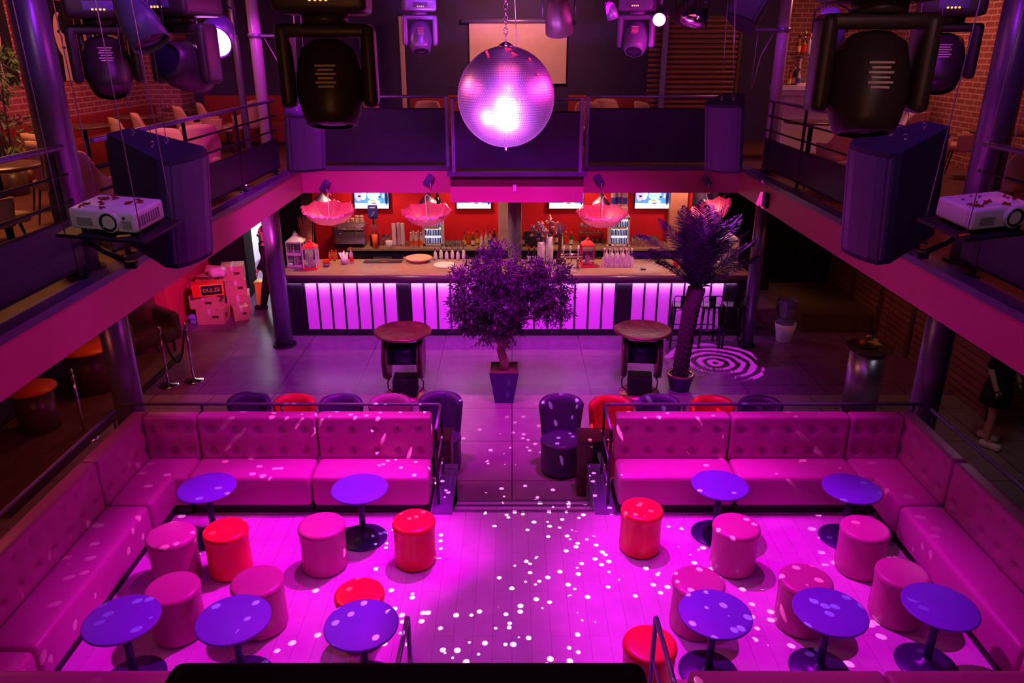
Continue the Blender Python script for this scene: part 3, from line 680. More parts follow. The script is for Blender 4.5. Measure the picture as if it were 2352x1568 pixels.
b.ob('twigs', 'bark', t)
# ------------------------------------------------------------------ palm
p = onZ(1560, 893, 0); PX, PY = p.x, p.y
t = thing('potted_palm', 'tall palm with feathered fronds in a blue pot right of the drum table', 'palm', (PX, PY, 0))
pot = B().lathe([(0, 0), (.13, 0), (.15, .02), (.2, .22), (.215, .25), (.2, .26), (.17, .24), (0, .24)], n=36).ob('pot', 'potblue', t)
B().lathe([(.175, .262), (.215, .256), (.2, .27)], n=36).ob('pot_rim', 'gold', pot)
B().lathe([(0, .235), (.18, .236), (0, .25)], n=20).ob('soil', 'soil', t)
rr0 = random.Random(2); H = 1.62; b = B(); b.tube([(0, 0, .2), (.0, 0, .5), (.03, 0, .9), (.07, 0, 1.3), (.13, 0, H)], .10, 14, .13)
for k in range(34):
    f = k/34; x = .13*f**1.6; z = .25+(H-.25)*f
    for j in range(7):
        a = 2*PI*(j+.5*(k % 2))/7+rr0.uniform(-.15, .15); b.cyl((x+.085*math.cos(a), .085*math.sin(a), z), (x+.118*math.cos(a), .118*math.sin(a), z+.055), .034, .012, 5)
b.ob('trunk', 'palmtrunk', t)
rr = random.Random(11)
def frond(az, el, L, droop, root, parent):
    mid = B(); pts = []; q = Vector(root); a = el
    for k in range(13):
        pts.append(q.copy()); d = Vector((math.cos(az)*math.cos(a), math.sin(az)*math.cos(a), math.sin(a))); q = q+d*L/12; a -= droop/12
    mid.tube(pts, .011, 5, .002)
    for k in range(1, 12):
        for sub in range(6):
            f = (k+sub/6-1)/11.2+.06; i = min(11, int(f*12)); q = pts[i].lerp(pts[min(12, i+1)], f*12-i)
            tng = (pts[min(12, i+1)]-pts[i]).normalized(); side = tng.cross(Vector((0, 0, 1)))
            if side.length < .05: side = Vector((1, 0, 0))
            side.normalize(); up = side.cross(tng)
            ll = L*.36*math.sin(PI*min(1, f*.85+.12))+.03
            for s in (-1, 1):
                d = (side*s*.8+tng*.75+up*.18+Vector((0, 0, -.12))+Vector((rr.gauss(0, .06), rr.gauss(0, .06), rr.gauss(0, .06)))).normalized(); w = up.cross(d).normalized()*.007
                e = q+d*ll+Vector((0, 0, -ll*.18))
                mm = q+d*ll*.5
                v = [mid.bm.verts.new(x) for x in (q-w*.6, q+w*.6, mm+w, e, mm-w)]
                mid.bm.faces.new(v)
    mid.ob('frond', 'palm', parent, fix=False)
for az, el, L, dr in ((180, 52, 1.15, .9), (168, 62, 1.2, .8), (195, 40, .8, .2), (120, 78, 1.2, .3), (60, 80, 1.2, .3), (15, 72, 1.2, .4), (0, 46, 1.05, .1), (-22, 56, 1.1, .3), (230, 74, 1.1, .4), (300, 76, 1.1, .4), (150, 70, 1.15, .5), (340, 66, 1.1, .4), (90, 70, 1.0, .5), (190, 80, 1.2, .3), (-5, 82, 1.25, .2), (205, 60, 1.1, .8), (350, 36, .95, .1), (90, 86, 1.25, .1), (175, 44, .9, .3)):
    frond(math.radians(az), math.radians(el), L, dr, (.13, 0, H-.02), t)
# ------------------------------------------------------------------ stanchions
def stanchion(x, y, h, label, sc=1):
    t = thing('rope_stanchion', label, 'stanchion', (x, y, 0), 0, 'chrome stanchions under the left balcony')
    B().lathe([(0, 0), (.15, 0), (.155, .008), (.14, .02), (.04, .03), (.02, .05), (0, .05)], n=32).ob('base', 'chrome', t)
    B().cyl((0, 0, .03), (0, 0, h), .019, n=14).ob('pole', 'chrome', t); B().sph((0, 0, h), .028, 12).ob('finial', 'chrome', t)
    b = B(); b.cyl((0, 0, h-.12), (0, 0, h-.06), .027, n=12); b.ob('collar', 'chrome', t)
    return t
s1 = onZ(388, 885, 0); s2 = onZ(446, 874, 0)
stanchion(s1.x, s1.y, .95, 'chrome stanchion with rope, the nearer of the pair in the open floor'); stanchion(s2.x, s2.y, .95, 'chrome stanchion with rope, the farther of the pair beside the wall')
a = Vector((s1.x, s1.y, .86)); e = Vector((s2.x, s2.y, .86)); dd = (e-a).normalized()*.03
tag(B().tube([a+dd+(e-a-2*dd)*k/16 - Vector((0, 0, .5*(1-(2*k/16-1)**2))) for k in range(17)], .016, 8).ob('barrier_rope', 'rope'), 'black rope sagging between two chrome stanchions', 'rope')
s1 = Vector((-5.72, 9.05, 0)); s2 = Vector((-5.62, 9.75, 0))
stanchion(s1.x, s1.y, 1.0, 'dull stanchion at left edge behind the lounge, nearer one'); stanchion(s2.x, s2.y, 1.0, 'dull stanchion at left edge behind the lounge, farther one')
# ------------------------------------------------------------------ chrome drum with bowl of fruit, ice buckets
p = onZ(1985, 960, 0); cx, cy = p.x, p.y+.22
t = thing('chrome_drum_table', 'tall mirror-polished cylinder table with dark round top at the right', 'table', (cx, cy, 0))
B().cyl((0, 0, 0), (0, 0, .98), .24, n=56).ob('drum', 'steel', t); B().lathe([(0, .98), (.31, .98), (.315, .99), (.31, 1.005), (0, 1.005)], n=48).ob('tabletop', 'wood', t)
B().cyl((0, 0, .0), (0, 0, .03), .245, n=40).ob('foot_band', 'steel', t)
Z = 1.006
t = thing('fruit_bowl', 'shallow wooden bowl holding fruit on the chrome drum table', 'bowl', (cx-.03, cy-.02, Z)); B().lathe([(0, 0), (.1, 0), (.17, .05), (.175, .055), (.165, .055), (.1, .012), (0, .012)], n=32).ob('bowl', 'wood', t)
b = B(); b.sph((0, 0, 0), .04, 14, (1, 1, 1.05)); tag(b.ob('orange', 'orange', loc=(cx-.12, cy-.02, Z+.075)), 'orange lying at left in the fruit bowl', 'fruit')
b = B(); b.sph((0, 0, 0), .04, 14, (1, 1, .95)); tag(b.ob('lemon', 'yellow', loc=(cx+.07, cy+.0, Z+.085)), 'yellow lemon lying at right in the fruit bowl', 'fruit')
def bananas(x, y, z):
    t = thing('banana_bunch', 'bunch of bananas lying over the front of the fruit bowl', 'fruit', (x, y, z))
    for k in range(4): B().tube([(-.02, 0, 0), (.0+.01*k, -.04-.01*k, .02), (.03+.02*k, -.09, .015), (.05+.03*k, -.12, -.005)], .015, 8, .008).ob('banana', 'yellow', t)
bananas(cx-.03, cy-.03, Z+.08)
t = thing('pineapple', 'pineapple with spiky crown standing behind the fruit', 'fruit', (cx+.02, cy+.07, Z+.02)); B().sph((0, 0, .08), .05, 14, (1, 1, 1.5)).ob('flesh', 'copper', t)
b = B()
for k in range(14):
    a = k*2.4; r = .02+.02*(k % 3); b.cyl((.01*math.cos(a), .01*math.sin(a), .14), (r*1.6*math.cos(a), r*1.6*math.sin(a), .24-.02*(k % 3)), .012, .001, 4)
b.ob('crown', 'palm', t)
def bucket(x, y, z, r, h, m_, label, facets=0):
    t = thing('ice_bucket', label, 'bucket', (x, y, z), random.random(), 'ice buckets stacked at the right')
    b = B(); n = 12 if facets else 36; b.sm = not facets
    b.lathe([(0, 0), (r*.68, 0), (r*.7, .005), (r*.82, h*.5), (r, h), (r-.008, h), (r*.66, .02), (0, .02)], n=n)
    if facets:
        for f in b.bm.faces: f.smooth = False
        bmesh.ops.triangulate(b.bm, faces=b.bm.faces)
    b.ob('pail', m_, t); b = B()
    for s in (-1, 1): b.tube([(s*(r-.02), -.04, h*.8), (s*(r+.02), -.03, h*.86), (s*(r+.02), .03, h*.86), (s*(r-.02), .04, h*.8)], .008, 6)
    b.ob('handles', m_, t)
p = onZ(1768, 775, 0)
p.x = 4.88; p.y = 12.75
bucket(p.x, p.y, 0, .19, .34, 'white', 'large pale ice bucket on the floor at the right, carrying the stack'); bucket(p.x, p.y, .13, .16, .3, 'mauve', 'faceted violet ice bucket in the middle of the stack', 1)
bucket(p.x, p.y, .33, .155, .3, 'glass', 'faceted clear ice bucket, third in the stack', 1); bucket(p.x, p.y, .46, .16, .3, 'mauve', 'faceted ice bucket, topmost of the stack', 1)
# ------------------------------------------------------------------ the bar
BX0, BX1, BY = -4.12, 4.2, 13.05
NOSE = pm('dark_gloss_nosing', (.09, .04, .08), .25)
t = thing('bar_counter', 'long bar counter with glowing magenta front panels', 'bar counter', (0, BY, 0))
B().box((.04, .32, .5), (BX1-BX0-.12, .56, 1.0)).ob('carcass', 'black', t)
B().rbx((.04, .50, 1.115), (BX1-BX0+.1, 1.1, .07), .02, (20, 3, 1)).ob('countertop', 'counter', t)
B().tube([(BX0-.01, -.09, 1.078), (BX1+.09, -.09, 1.078)], .07, 18).ob('bullnose', NOSE, t)
B().box((.04, -.02, .045), (BX1-BX0-.1, .06, .09)).ob('kickboard', 'black', t)
px = pm('lit_acrylic_panel', (.8, .4, .85), .35, emit=.26, ecol=(.6, .02, .85), noise=(3, .05))
groups = ((-3.72, -2.06), (-1.82, -.15), (.16, 1.86), (2.14, 3.8)); n = 7
fr = B(); fr.box((.04, -.012, 1.055), (BX1-BX0-.1, .03, .03)); fr.box((.04, -.012, .1), (BX1-BX0-.1, .03, .03))
for g0, g1 in groups:
    w = (g1-g0)/n
    for i in range(n): B().box((g0+w*(i+.5), -.012, .565), (w-.035, .012, .93)).ob('light_panel', px, t)
    for i in range(n+1): fr.box((g0+w*i, -.015, .565), (.03, .03, .94))
for x0, x1 in ((-4.08, -3.75), (-2.04, -1.84), (-.13, .14), (1.88, 2.12), (3.82, 4.16)): fr.box(((x0+x1)/2, -.03, .56), (x1-x0, .06, .96))
fr.ob('frame', 'black', t)
CT = 1.1505
# back bar
t = thing('back_bar_unit', 'dark back bar cabinet with pale shelf edge carrying bottles and glasses', 'cabinet', (0, 15.4, 0))
B().box((.2, .05, .53), (7.0, .6, 1.06)).ob('carcass', 'black', t); B().box((.2, .02, 1.08), (7.1, .7, .04)).ob('worktop', 'counter', t)
for x in (-2.35, -1.3, -.4, 1.4, 2.0, 2.7):
    B().box((x-.3, -.26, .8), (.78, .03, .42)).ob('door', 'blacksteel', t); B().box((x-.3, -.285, .9), (.38, .02, .035)).ob('handle', 'steel', t)
B().box((1.65, .2, 1.32), (.5, .25, .02)).ob('shelf', 'wood', t); b = B(); b.box((1.42, .2, 1.21), (.02, .25, .2)); b.box((1.88, .2, 1.21), (.02, .25, .2)); b.ob('shelf_support', 'wood', t)
BT = 1.1005
sbox('wall_bar_pier', -.28, -.02, 15.2, 15.8, 1.1, 2.95, 'cream')
sbox('wall_bar_pier', 3.25, 3.6, 15.55, 15.8, 0, 2.95, 'terracotta'); sbox('wall_bar_side', 3.75, 3.85, 14.6, 15.8, 0, 2.95, 'darkwall')
sbox('wall_bar_left', -4.9, -4.15, 14.9, 15.8, 0, 2.95, 'nightblack')
# televisions
scr = {k: pm(k, c, .4, emit=e, ecol=c) for k, c, e in (('screen_blue', (.08, .3, .9), 1.1), ('screen_white', (.85, .9, 1), 1.5), ('screen_dark', (.02, .03, .1), .4), ('screen_lilac', (.55, .45, .9), 1.2), ('screen_food', (.9, .4, .2), 1.0), ('screen_cyan', (.35, .8, .95), 1.2), ('screen_yellow', (.95, .8, .2), 1.1))}
def tv(px, label, x0=None):
    p = onY(px, 455, 15.7); w, h = .73, .43
    t = thing('wall_television', label, 'television', (p.x, 15.72, 2.0), 0, 'televisions over the back bar')
    B().rbx((0, 0, 0), (w, .05, h), .008, (1, 1, 1)).ob('casing', 'black', t); B().box((0, .055, 0), (.2, .06, .2)).ob('bracket', 'blacksteel', t)
    b = B(); y = -.0265
    b.quad((-.35, y, -.2), (.35, y, -.2), (.35, y, .2), (-.35, y, .2)); b.mi = 1
    b.quad((-.35, y-.001, -.2), (.35, y-.001, -.2), (.35, y-.001, -.1), (-.35, y-.001, -.09))
    b.ell((-.17, y-.001, .1), .07, .12); b.mi = 2; b.ell((-.26, y-.0012, .08), .07, .13); b.mi = 3; b.ell((-.25, y-.002, .06), .035, .012); b.ell((-.24, y-.002, .045), .03, .012)
    b.mi = 4; b.ell((.05, y-.0014, .08), .13, .11); b.mi = 1; b.ell((.05, y-.0018, -.06), .13, .045); b.mi = 5; b.ell((.03, y-.0022, -.03), .06, .018); b.mi = 3; b.ell((.05, y-.0022, -.09), .06, .012); b.ell((.17, y-.0022, .04), .03, .018); b.ell((.31, y-.0016, .02), .03, .15)
    b.mi = 6; b.ell((.25, y-.0022, .06), .02, .045); b.mi = 4; b.ell((.25, y-.0026, .06), .009, .028)
    for f in b.bm.faces: f.smooth = False
    b.ob('screen', [scr[k] for k in ('screen_blue', 'screen_white', 'screen_lilac', 'screen_dark', 'screen_cyan', 'screen_food', 'screen_yellow')], t, fix=False)
    return t
tv(853, 'leftmost wall television showing a bowl of food, left of the bar'); tv(1088, 'television just left of the dark column, top cut by the balcony'); tv(1301, 'television right of the dark column, partly behind flowers'); tv(1498, 'rightmost wall television showing a bowl and glass, behind the palm')
# ---- pendant lamps, hooks and lace parasols
def pendant(px, py, Y, label):
    p = onY(px, py, Y); t = thing('pendant_lamp', label, 'lamp', (p.x, Y, p.z), 0, 'dark pendant lamps over the bar')
    B().lathe([(.16, 0), (.155, .03), (.11, .08), (.05, .13), (.035, .2), (0, .2), (0, .19), (.03, .18), (.045, .12), (.1, .07), (.145, .02), (.15, 0)], n=32).ob('lamp_shade', 'fixturegrey', t)
    B().cyl((0, 0, .2), (0, 0, 2.9-p.z), .006, n=6).ob('cord', 'black', t); B().sph((0, 0, .06), .03, 10).ob('bulb', 'white', t)
pendant(740, 464, 13.85, 'dark bell pendant lamp over the left end of the bar'); pendant(983, 466, 13.85, 'dark bell pendant lamp over the second lace parasol from left')
pendant(1381, 470, 13.85, 'dark bell pendant lamp just right of the flowers'); pendant(1662, 470, 13.95, 'dark bell pendant lamp behind the palm crown')
def flag(px, py, label):
    p = onY(px, py, MB_-.01); t = thing('fascia_spotlight', label, 'spotlight', (p.x, MB_-.002, p.z), 0, 'small spotlights on the back fascia')
    B().rbx((0, -.05, .0), (.11, .09, .17), .01, (1, 1, 1), rot=(.3, .6 if px < 1176 else -.6, 0)).ob('housing', 'fixturegrey', t); B().tube([(0, -.02, -.06), (0, -.06, -.03), (.03, -.08, -.05), (.03, -.08, -.12)], .009, 6).ob('hook', 'white', t)
    B().box((0, -.006, -.02), (.05, .012, .08)).ob('plate', 'blacksteel', t)
flag(748, 425, 'small dark spotlight on the pink fascia above the leftmost pendant'); flag(985, 412, 'small dark spotlight on the pink fascia left of the projecting balcony')
flag(1376, 412, 'small dark spotlight on the pink fascia right of the projecting balcony'); flag(1622, 414, 'small dark spotlight on the fascia above the palm')
def parasol(px, py, Y, label, tilt=0, R=.46, sc=1):
    p = onY(px, py, Y); t = thing('lace_parasol', label, 'parasol', (p.x, Y, p.z), 0, 'pink lace parasols hanging upside down over the bar', rot=(.12, tilt, 0))
    b = B(); n = 8; K = 6; rows = []
    for j in range(9):
        v = j/8; row = []
        for i in range(n*K):
            a = 2*PI*i/(n*K); u = abs((i % K)/K-.5)*2; r = R*sc*math.sin(v*PI/2*.96)*(1-.10*(1-u*u)*v); z = .33*sc*(1-math.cos(v*PI/2*.92)) - .035*(1-u*u)*v*sc + random.uniform(-.004, .004)*v
            row.append(b.bm.verts.new((r*math.cos(a), r*math.sin(a), z)) if j else None)
        rows.append(row)
    c = b.bm.verts.new((0, 0, 0)); m_ = n*K
    for i in range(m_): b._f([c, rows[1][(i+1) % m_], rows[1][i]])
    for a, e in zip(rows[1:], rows[2:]):
        for i in range(m_): b._f([a[i], a[(i+1) % m_], e[(i+1) % m_], e[i]])
    cv = b.ob('canopy', LACE, t)
    b = B(); pts = [v.co.copy() for v in cv.data.vertices]
    top = pts[m_*7:m_*8]
    for i in range(m_):
        q0, q1 = top[i], top[(i+1) % m_]; o0 = Vector((q0.x, q0.y, 0)).normalized()*.035; w = .02*math.sin(i*2.1)
        b.quad(q0, q1, q1+o0+Vector((0, 0, -.02+w)), q0+o0+Vector((0, 0, -.035-w)))
    b.ob('frill', LACE, cv)
    b = B()
    for i in range(n):
        a = 2*PI*(i)/n; b.tube([(0, 0, .012)]+[(R*sc*math.sin(v*PI/2*.96)*math.cos(a), R*sc*math.sin(v*PI/2*.96)*math.sin(a), .33*sc*(1-math.cos(v*PI/2*.92))+.006) for v in (.25, .5, .75, 1)], .004, 5)
    b.ob('ribs', 'white', t)
    B().tube([(0, 0, -.05), (0, 0, .45*sc)], .007, 8).ob('shaft', 'white', t)
    B().tube([(0, 0, .45*sc), (0, .0, .5*sc), (.03, 0, .54*sc), (.06, 0, .5*sc)], .009, 8).ob('handle', 'white', t)
    B().cyl((0, 0, .5*sc), (0, 0, 2.9-p.z+abs(tilt)*.3), .002, n=4).ob('string', 'white', t)
LACE = pm('pink_lace_net', (1, .16, .4), .7, noise=(60, .3)); _t = LACE.node_tree; _n = _t.nodes
_v = _n.new('ShaderNodeTexVoronoi'); _v.inputs['Scale'].default_value = 70; _tc = _n.new('ShaderNodeTexCoord'); _t.links.new(_tc.outputs['Object'], _v.inputs['Vector'])
_m = _n.new('ShaderNodeMapRange'); _m.inputs['From Min'].default_value = .2; _m.inputs['From Max'].default_value = .5; _m.inputs['To Min'].default_value = 1; _m.inputs['To Max'].default_value = .72
_t.links.new(_v.outputs['Distance'], _m.inputs['Value']); _t.links.new(_m.outputs[0], _n['Principled BSDF'].inputs['Alpha'])
parasol(757, 512, 13.1, 'upturned pink lace parasol hanging at the left end of the bar', .05); parasol(982, 515, 13.2, 'upturned pink lace parasol hanging before the left drinks fridge', -.03, R=.43)
parasol(1381, 518, 13.2, 'upturned pink lace parasol hanging left of the right drinks fridge', .0, R=.44); parasol(1640, 505, 13.4, 'tilted pink lace parasol half hidden by the palm crown', -.4, R=.36)
# ---- lanterns
def lantern(x, y, w, h, frame, roof, label, mid=False):
    t = thing('metal_lantern', label, 'lantern', (x, y, CT), random.uniform(-.2, .2), 'candle lanterns standing on the bar'); g = h*.62
    B().box((0, 0, .015), (w*1.05, w*1.05, .03)).ob('base', roof, t)
    for sx in (-1, 1):
        for sy in (-1, 1): B().box((sx*w*.46, sy*w*.46, .03+g/2), (.016, .016, g)).ob('corner_post', frame, t)
    b = B()
    for a in range(4):
        c, s = math.cos(a*PI/2), math.sin(a*PI/2); b.box((-s*w*.46, c*w*.46, g*.5), (.008, .008, g))
        if mid: b.box((-s*w*.46, c*w*.46, .03+g*.5), (w if a % 2 == 0 else .014, .014 if a % 2 == 0 else w, .05))
    b.ob('glazing_bars', frame, t)
    b = B(); b.lathe([(w*.66, .03+g), (w*.7, .05+g), (w*.66, .065+g), (w*.62, .066+g), (w*.22, g+.03+h*.17), (w*.17, g+.03+h*.18), (w*.17, g+.03+h*.21), (w*.08, g+.03+h*.25), (0, g+.03+h*.25)], n=4, rot=(0, 0, PI/4))
    for f in b.bm.faces: f.smooth = False
    b.ob('roof', roof, t)
    B().box((0, 0, .035+g), (w*1.0, w*1.0, .01)).ob('cornice', frame, t)
    B().tube([(.02*math.cos(k*PI/6), 0, g+.03+h*.27+.02*math.sin(k*PI/6)) for k in range(13)], .004, 6).ob('ring_handle', roof, t)
    B().cyl((0, 0, .03), (0, 0, .03+g*.45), w*.16, n=14).ob('candle', 'whitepaint', t)
    B().box((0, 0, .03+g/2), (w*.86, w*.86, g-.03)).ob('glass_panes', 'glass', t)
q = onZ(681, 612, CT); lantern(q.x, q.y+.12, .30, .66, 'whitepaint', 'whitepaint', 'large white lantern with mid bar at the left end of the bar', True)
q = onZ(713, 618, CT); lantern(q.x, q.y+.1, .25, .56, 'whitepaint', 'stoolred', 'white lantern with red roof at the left end of the bar')
q = onZ(1349, 612, CT); lantern(q.x, q.y+.1, .24, .56, 'stoolred', 'stoolred', 'dark red lantern on the bar right of the olive tree')
q = onZ(1675, 612, CT); lantern(q.x, q.y+.35, .36, .66, 'whitepaint', 'whitepaint', 'white lantern behind the palm at the right end of the bar')
# ---- bottles, glasses
def bottle_mesh(r, h, neck=.35, nr=.28):
    s = h*(1-neck); return [(0, 0), (r*.95, 0), (r, .006), (r, s*.86), (r*.85, s*.96), (r*nr*1.4, s*1.1), (r*nr, s*1.2), (r*nr, h-.012), (r*nr*1.2, h-.01), (r*nr*1.2, h), (0, h)]
BK = {}
def bottle(kind, loc, label, group, mats=None, r=.037, h=.3, neck=.35, nr=.32, cap=True, name='bottle', lab=True, cat='bottle'):
    if kind not in BK:
        mb, ml, mc = mats; t = thing(name, label, cat, loc, 0, group)
        B().lathe(bottle_mesh(r, h, neck, nr), n=18).ob('glass_body', mb, t)
        if lab: B().lathe([(r+.0012, h*.12), (r+.0014, h*.13), (r+.0014, h*.42), (r+.0012, h*.43)], n=18).ob('label', ml, t)
        if cap: B().cyl((0, 0, h-.035), (0, 0, h+.004), r*nr*1.35, n=10).ob('cap', mc, t)
        BK[kind] = t; return t
    return dup(BK[kind], loc, random.random()*6, label, group)
amber = pm('amber_glass', (.6, .25, .05), .08, trans=.5, ior=1.2); green = pm('green_glass', (.04, .2, .06), .1, trans=.3, ior=1.2); darkg = pm('dark_glass', (.02, .015, .03), .08); bluegl = pm('blue_glass', (.05, .1, .6), .1, trans=.3, ior=1.2)
G1 = 'spirit bottles on the back bar'
kinds = [('k0', (amber, 'yellow', 'black'), .036, .29), ('k1', ('frost', 'white', 'redlab'), .035, .3), ('k2', (darkg, 'cream', 'redlab'), .036, .32), ('k3', (green, 'white', 'gold'), .034, .28), ('k4', (amber, 'redlab', 'gold'), .04, .26), ('k5', ('frost', 'bluelab', 'bluelab'), .037, .31), ('k6', (darkg, 'gold', 'yellow'), .036, .33)]
names = {'k0': 'amber bottle with yellow label', 'k1': 'pale bottle with red cap', 'k2': 'dark bottle with cream label', 'k3': 'green bottle with white label', 'k4': 'amber bottle with red label', 'k5': 'pale bottle with blue label', 'k6': 'dark bottle with gold label'}
rr = random.Random(21)
wh = ['back row near the right end', 'front row of the shelf', 'back row']
def spirit(k, x, y, z, where):
    kk = kinds[k % 7]; bottle(kk[0], (x, y, z), names[kk[0]]+' '+where, G1, kk[1], kk[2], kk[3])
seq = [0, 4, 3, 0, 1, 1, 5, 2, 4, 2, 6, 0, 5, 4, 2]
for i, k in enumerate(seq): spirit(k, -.98+i*.088, 15.32+(i % 2)*.14, BT, ('in the spirits row left of the cream pier, ' + ('front rank' if i % 2 == 0 else 'rear rank')))
for i, k in enumerate([6, 5, 0, 2, 1, 4, 3]): spirit(k, .62+i*.1, 15.38+(i % 2)*.12, BT, 'behind the flowers, right of the dark column, ' + ('front rank' if i % 2 == 0 else 'rear rank'))
for i in range(6): bottle('pour', (-2.06+(i % 3)*.1+.03*(i//3), 15.24+.13*(i//3), BT), 'white-topped juice bottle left of the left fridge, '+('front' if i < 3 else 'rear')+' row', 'juice bottles left of the fridge', ('frost', 'orange', 'white'), .035, .3, .3, .45)
for i in range(6):
    q = onZ(1387+i*12.6, 613, CT); bottle('water', (q.x, q.y+.02+.0*(i % 2), CT), ('frosted water bottle, %s in the front row on the bar' % ['leftmost', 'second from left', 'third from left', 'third from right', 'second from right', 'rightmost'][i]), 'frosted water bottles on the bar', ('frost', 'white', 'cream'), .04, .34, .5, .36, lab=False)
for i in range(5):
    q = onZ(1394+i*12.6, 606, CT); bottle('water', (q.x, q.y+.1, CT), ('frosted water bottle, %s in the rear row on the bar' % ['first', 'second', 'middle', 'fourth', 'last'][i]), 'frosted water bottles on the bar')
# big bottles above the right fridge
t = thing('fridge_top_crate', 'pale crate on the right drinks fridge carrying three large bottles', 'crate', (2.17, 15.42, BT+.62)); B().rbx((0, 0, .09), (.36, .26, .18), .01, (1, 1, 1)).ob('crate', 'cream', t)
for i in range(3): bottle('magnum', (2.17-.11+i*.115, 15.42+(.05 if i == 1 else 0), BT+.8005), ('giant clear spirit bottle, %s of three above the right fridge' % ['left', 'middle', 'right'][i]), 'giant spirit bottles above the right fridge', ('frost', 'bluelab', 'white'), .055, .42, .3, .3)
def fridge(x, label):
    t = thing('drinks_fridge', label, 'fridge', (x, 15.42, BT), 0, 'small drinks fridges on the back bar'); w, h = .42, .6
    B().rbx((0, .06, h/2), (w, .30, h), .01, (1, 1, 1)).ob('cabinet', 'whitepaint', t)
    b = B(); fw = .035; y = -.105
    for c, d in (((0, y, h-fw/2-.01), (w-.02, .03, fw)), ((0, y, fw/2+.01), (w-.02, .03, fw)), ((-w/2+fw/2+.01, y, h/2), (fw, .03, h-.02)), ((w/2-fw/2-.01, y, h/2), (fw, .03, h-.02))): b.box(c, d)
    dr = b.ob('door', 'whitepaint', t)
    b = B(); b.quad((-w/2+.04, -.0925, .04), (w/2-.04, -.0925, .04), (w/2-.04, -.0925, h-.04), (-w/2+.04, -.0925, h-.04)); b.ob('lit_interior', pm('fridge_light', (.8, .88, 1), .5, emit=.9), t, fix=False)
    for z in (.06, .23, .4):
        b = B()
        for i in range(10):
            b.mi = i % 3 % 2; b.cyl((-w/2+.06+i*.033, -.107, z), (-w/2+.06+i*.033, -.107, z+.11), .0135, n=10)
        b.ob('cans', ['bluelab', 'steel'], t, kind='stuff'); B().box((0, -.107, z-.006), (w-.08, .03, .008)).ob('shelf', 'steel', t)
    B().box((-.01, -.122, .375), (w-.12, .003, .03)).ob('shelf_strip', 'yellow', t)
fridge(-1.87+.25, 'small lit drinks fridge behind the second parasol from left'); fridge(2.2, 'small lit drinks fridge right of the third parasol, behind the water bottles')
# espresso machine, grinder
t = thing('espresso_machine', 'wide chrome espresso machine at the left of the back bar', 'coffee machine', (-3.33, 15.4, BT))
B().rbx((0, .1, .22), (.62, .35, .44), .02, (2, 2, 2)).ob('body', 'steel', t); B().rbx((0, -.1, .37), (.64, .22, .1), .01, (1, 1, 1)).ob('head', 'chrome', t); B().box((0, -.12, .07), (.62, .3, .03)).ob('drip_tray', 'chrome', t)
B().box((0, -.1, .03), (.6, .24, .05)).ob('foot', 'black', t)
for x in (-.15, .15): b = B(); b.cyl((x, -.12, .33), (x, -.12, .29), .04, n=14); b.cyl((x, -.14, .31), (x, -.3, .29), .012, n=8); b.ob('group_head', 'chrome', t)
b = B(); [b.cyl((-.25+.05*i, -.212, .40), (-.25+.05*i, -.216, .40), .01, n=8) for i in range(11)]; b.ob('buttons', 'white', t)
b = B(); [b.tube([(-.29, -.02, .44), (-.29, -.02, .5), (.29, -.02, .5), (.29, -.02, .44)], .006, 6)]; b.ob('cup_rail', 'chrome', t)
CUP = None
def cup(loc, label):
    global CUP
    if CUP: return dup(CUP, loc, 0, label)
    CUP = thing('coffee_cup', label, 'cup', loc, 0, 'white cups stacked on the espresso machine'); B().lathe([(0, 0), (.025, 0), (.036, .05), (.033, .05), (.022, .006), (0, .006)], n=16).ob('bowl', 'cream', CUP); B().tube([(.033, 0, .042), (.05, 0, .036), (.05, 0, .02), (.03, 0, .014)], .004, 6).ob('handle', 'cream', CUP)
for i in range(6):
    for k in range(3 if i > 3 else 2): cup((-3.33-.24+i*.095, 15.5, BT+.4405+k*.051), 'white cup %s on the espresso machine, %s' % (['far left', 'left', 'left of centre', 'right of centre', 'right', 'far right'][i], ['at the bottom', 'second layer', 'topmost'][k]))
t = thing('coffee_grinder', 'coffee grinder with blue hopper sign right of the espresso machine', 'grinder', (-2.83, 15.35, BT))
B().rbx((0, 0, .12), (.16, .22, .24), .02, (1, 1, 1)).ob('body', 'blacksteel', t); B().lathe([(0, .24), (.05, .24), (.09, .4), (.09, .44), (0, .44)], n=20).ob('hopper', 'glass', t); B().cyl((0, 0, .44), (0, 0, .56), .02, n=10).ob('stem', 'black', t)
B().rbx((0, 0, .70), (.2, .05, .28), .04, (2, 1, 2)).ob('sign', 'bluelab', t); b = B(); b.rbx((0, -.028, .79), (.11, .004, .025), .002, (1, 1, 1)); b.tube([(-.03, -.029, .63), (0, -.029, .69), (.04, -.029, .7), (.02, -.029, .65), (-.04, -.029, .6)], .005, 5); b.ob('sign_mark', 'white', t)
GK = {}
def glassware(kind, loc, label, group):
    if kind in GK: return dup(GK[kind], loc, 0, label, group)
    t = thing({'stack': 'plastic_cup_stack', 'wine': 'wine_glass', 'tumbler': 'tumbler'}[kind], label, 'glass' if kind != 'stack' else 'cups', loc, 0, group); GK[kind] = t
    if kind == 'wine': B().lathe([(0, 0), (.035, 0), (.035, .003), (.006, .01), (.005, .08), (.03, .1), (.042, .14), (.036, .19), (.033, .19), (.038, .14), (.028, .105), (0, .09)], n=18).ob('glass', 'glass', t)
    elif kind == 'tumbler': B().lathe([(0, 0), (.03, 0), (.036, .1), (.033, .1), (.028, .008), (0, .008)], n=16).ob('glass', 'glass', t)
    else:
        b = B(); pr = [(0, 0), (.03, 0)]
        for k in range(22): pr += [(.036, .03+k*.02), (.042, .048+k*.02), (.037, .049+k*.02)]
        b.lathe(pr+[(0, .48)], n=18); b.ob('cups', 'frost', t)
    return t
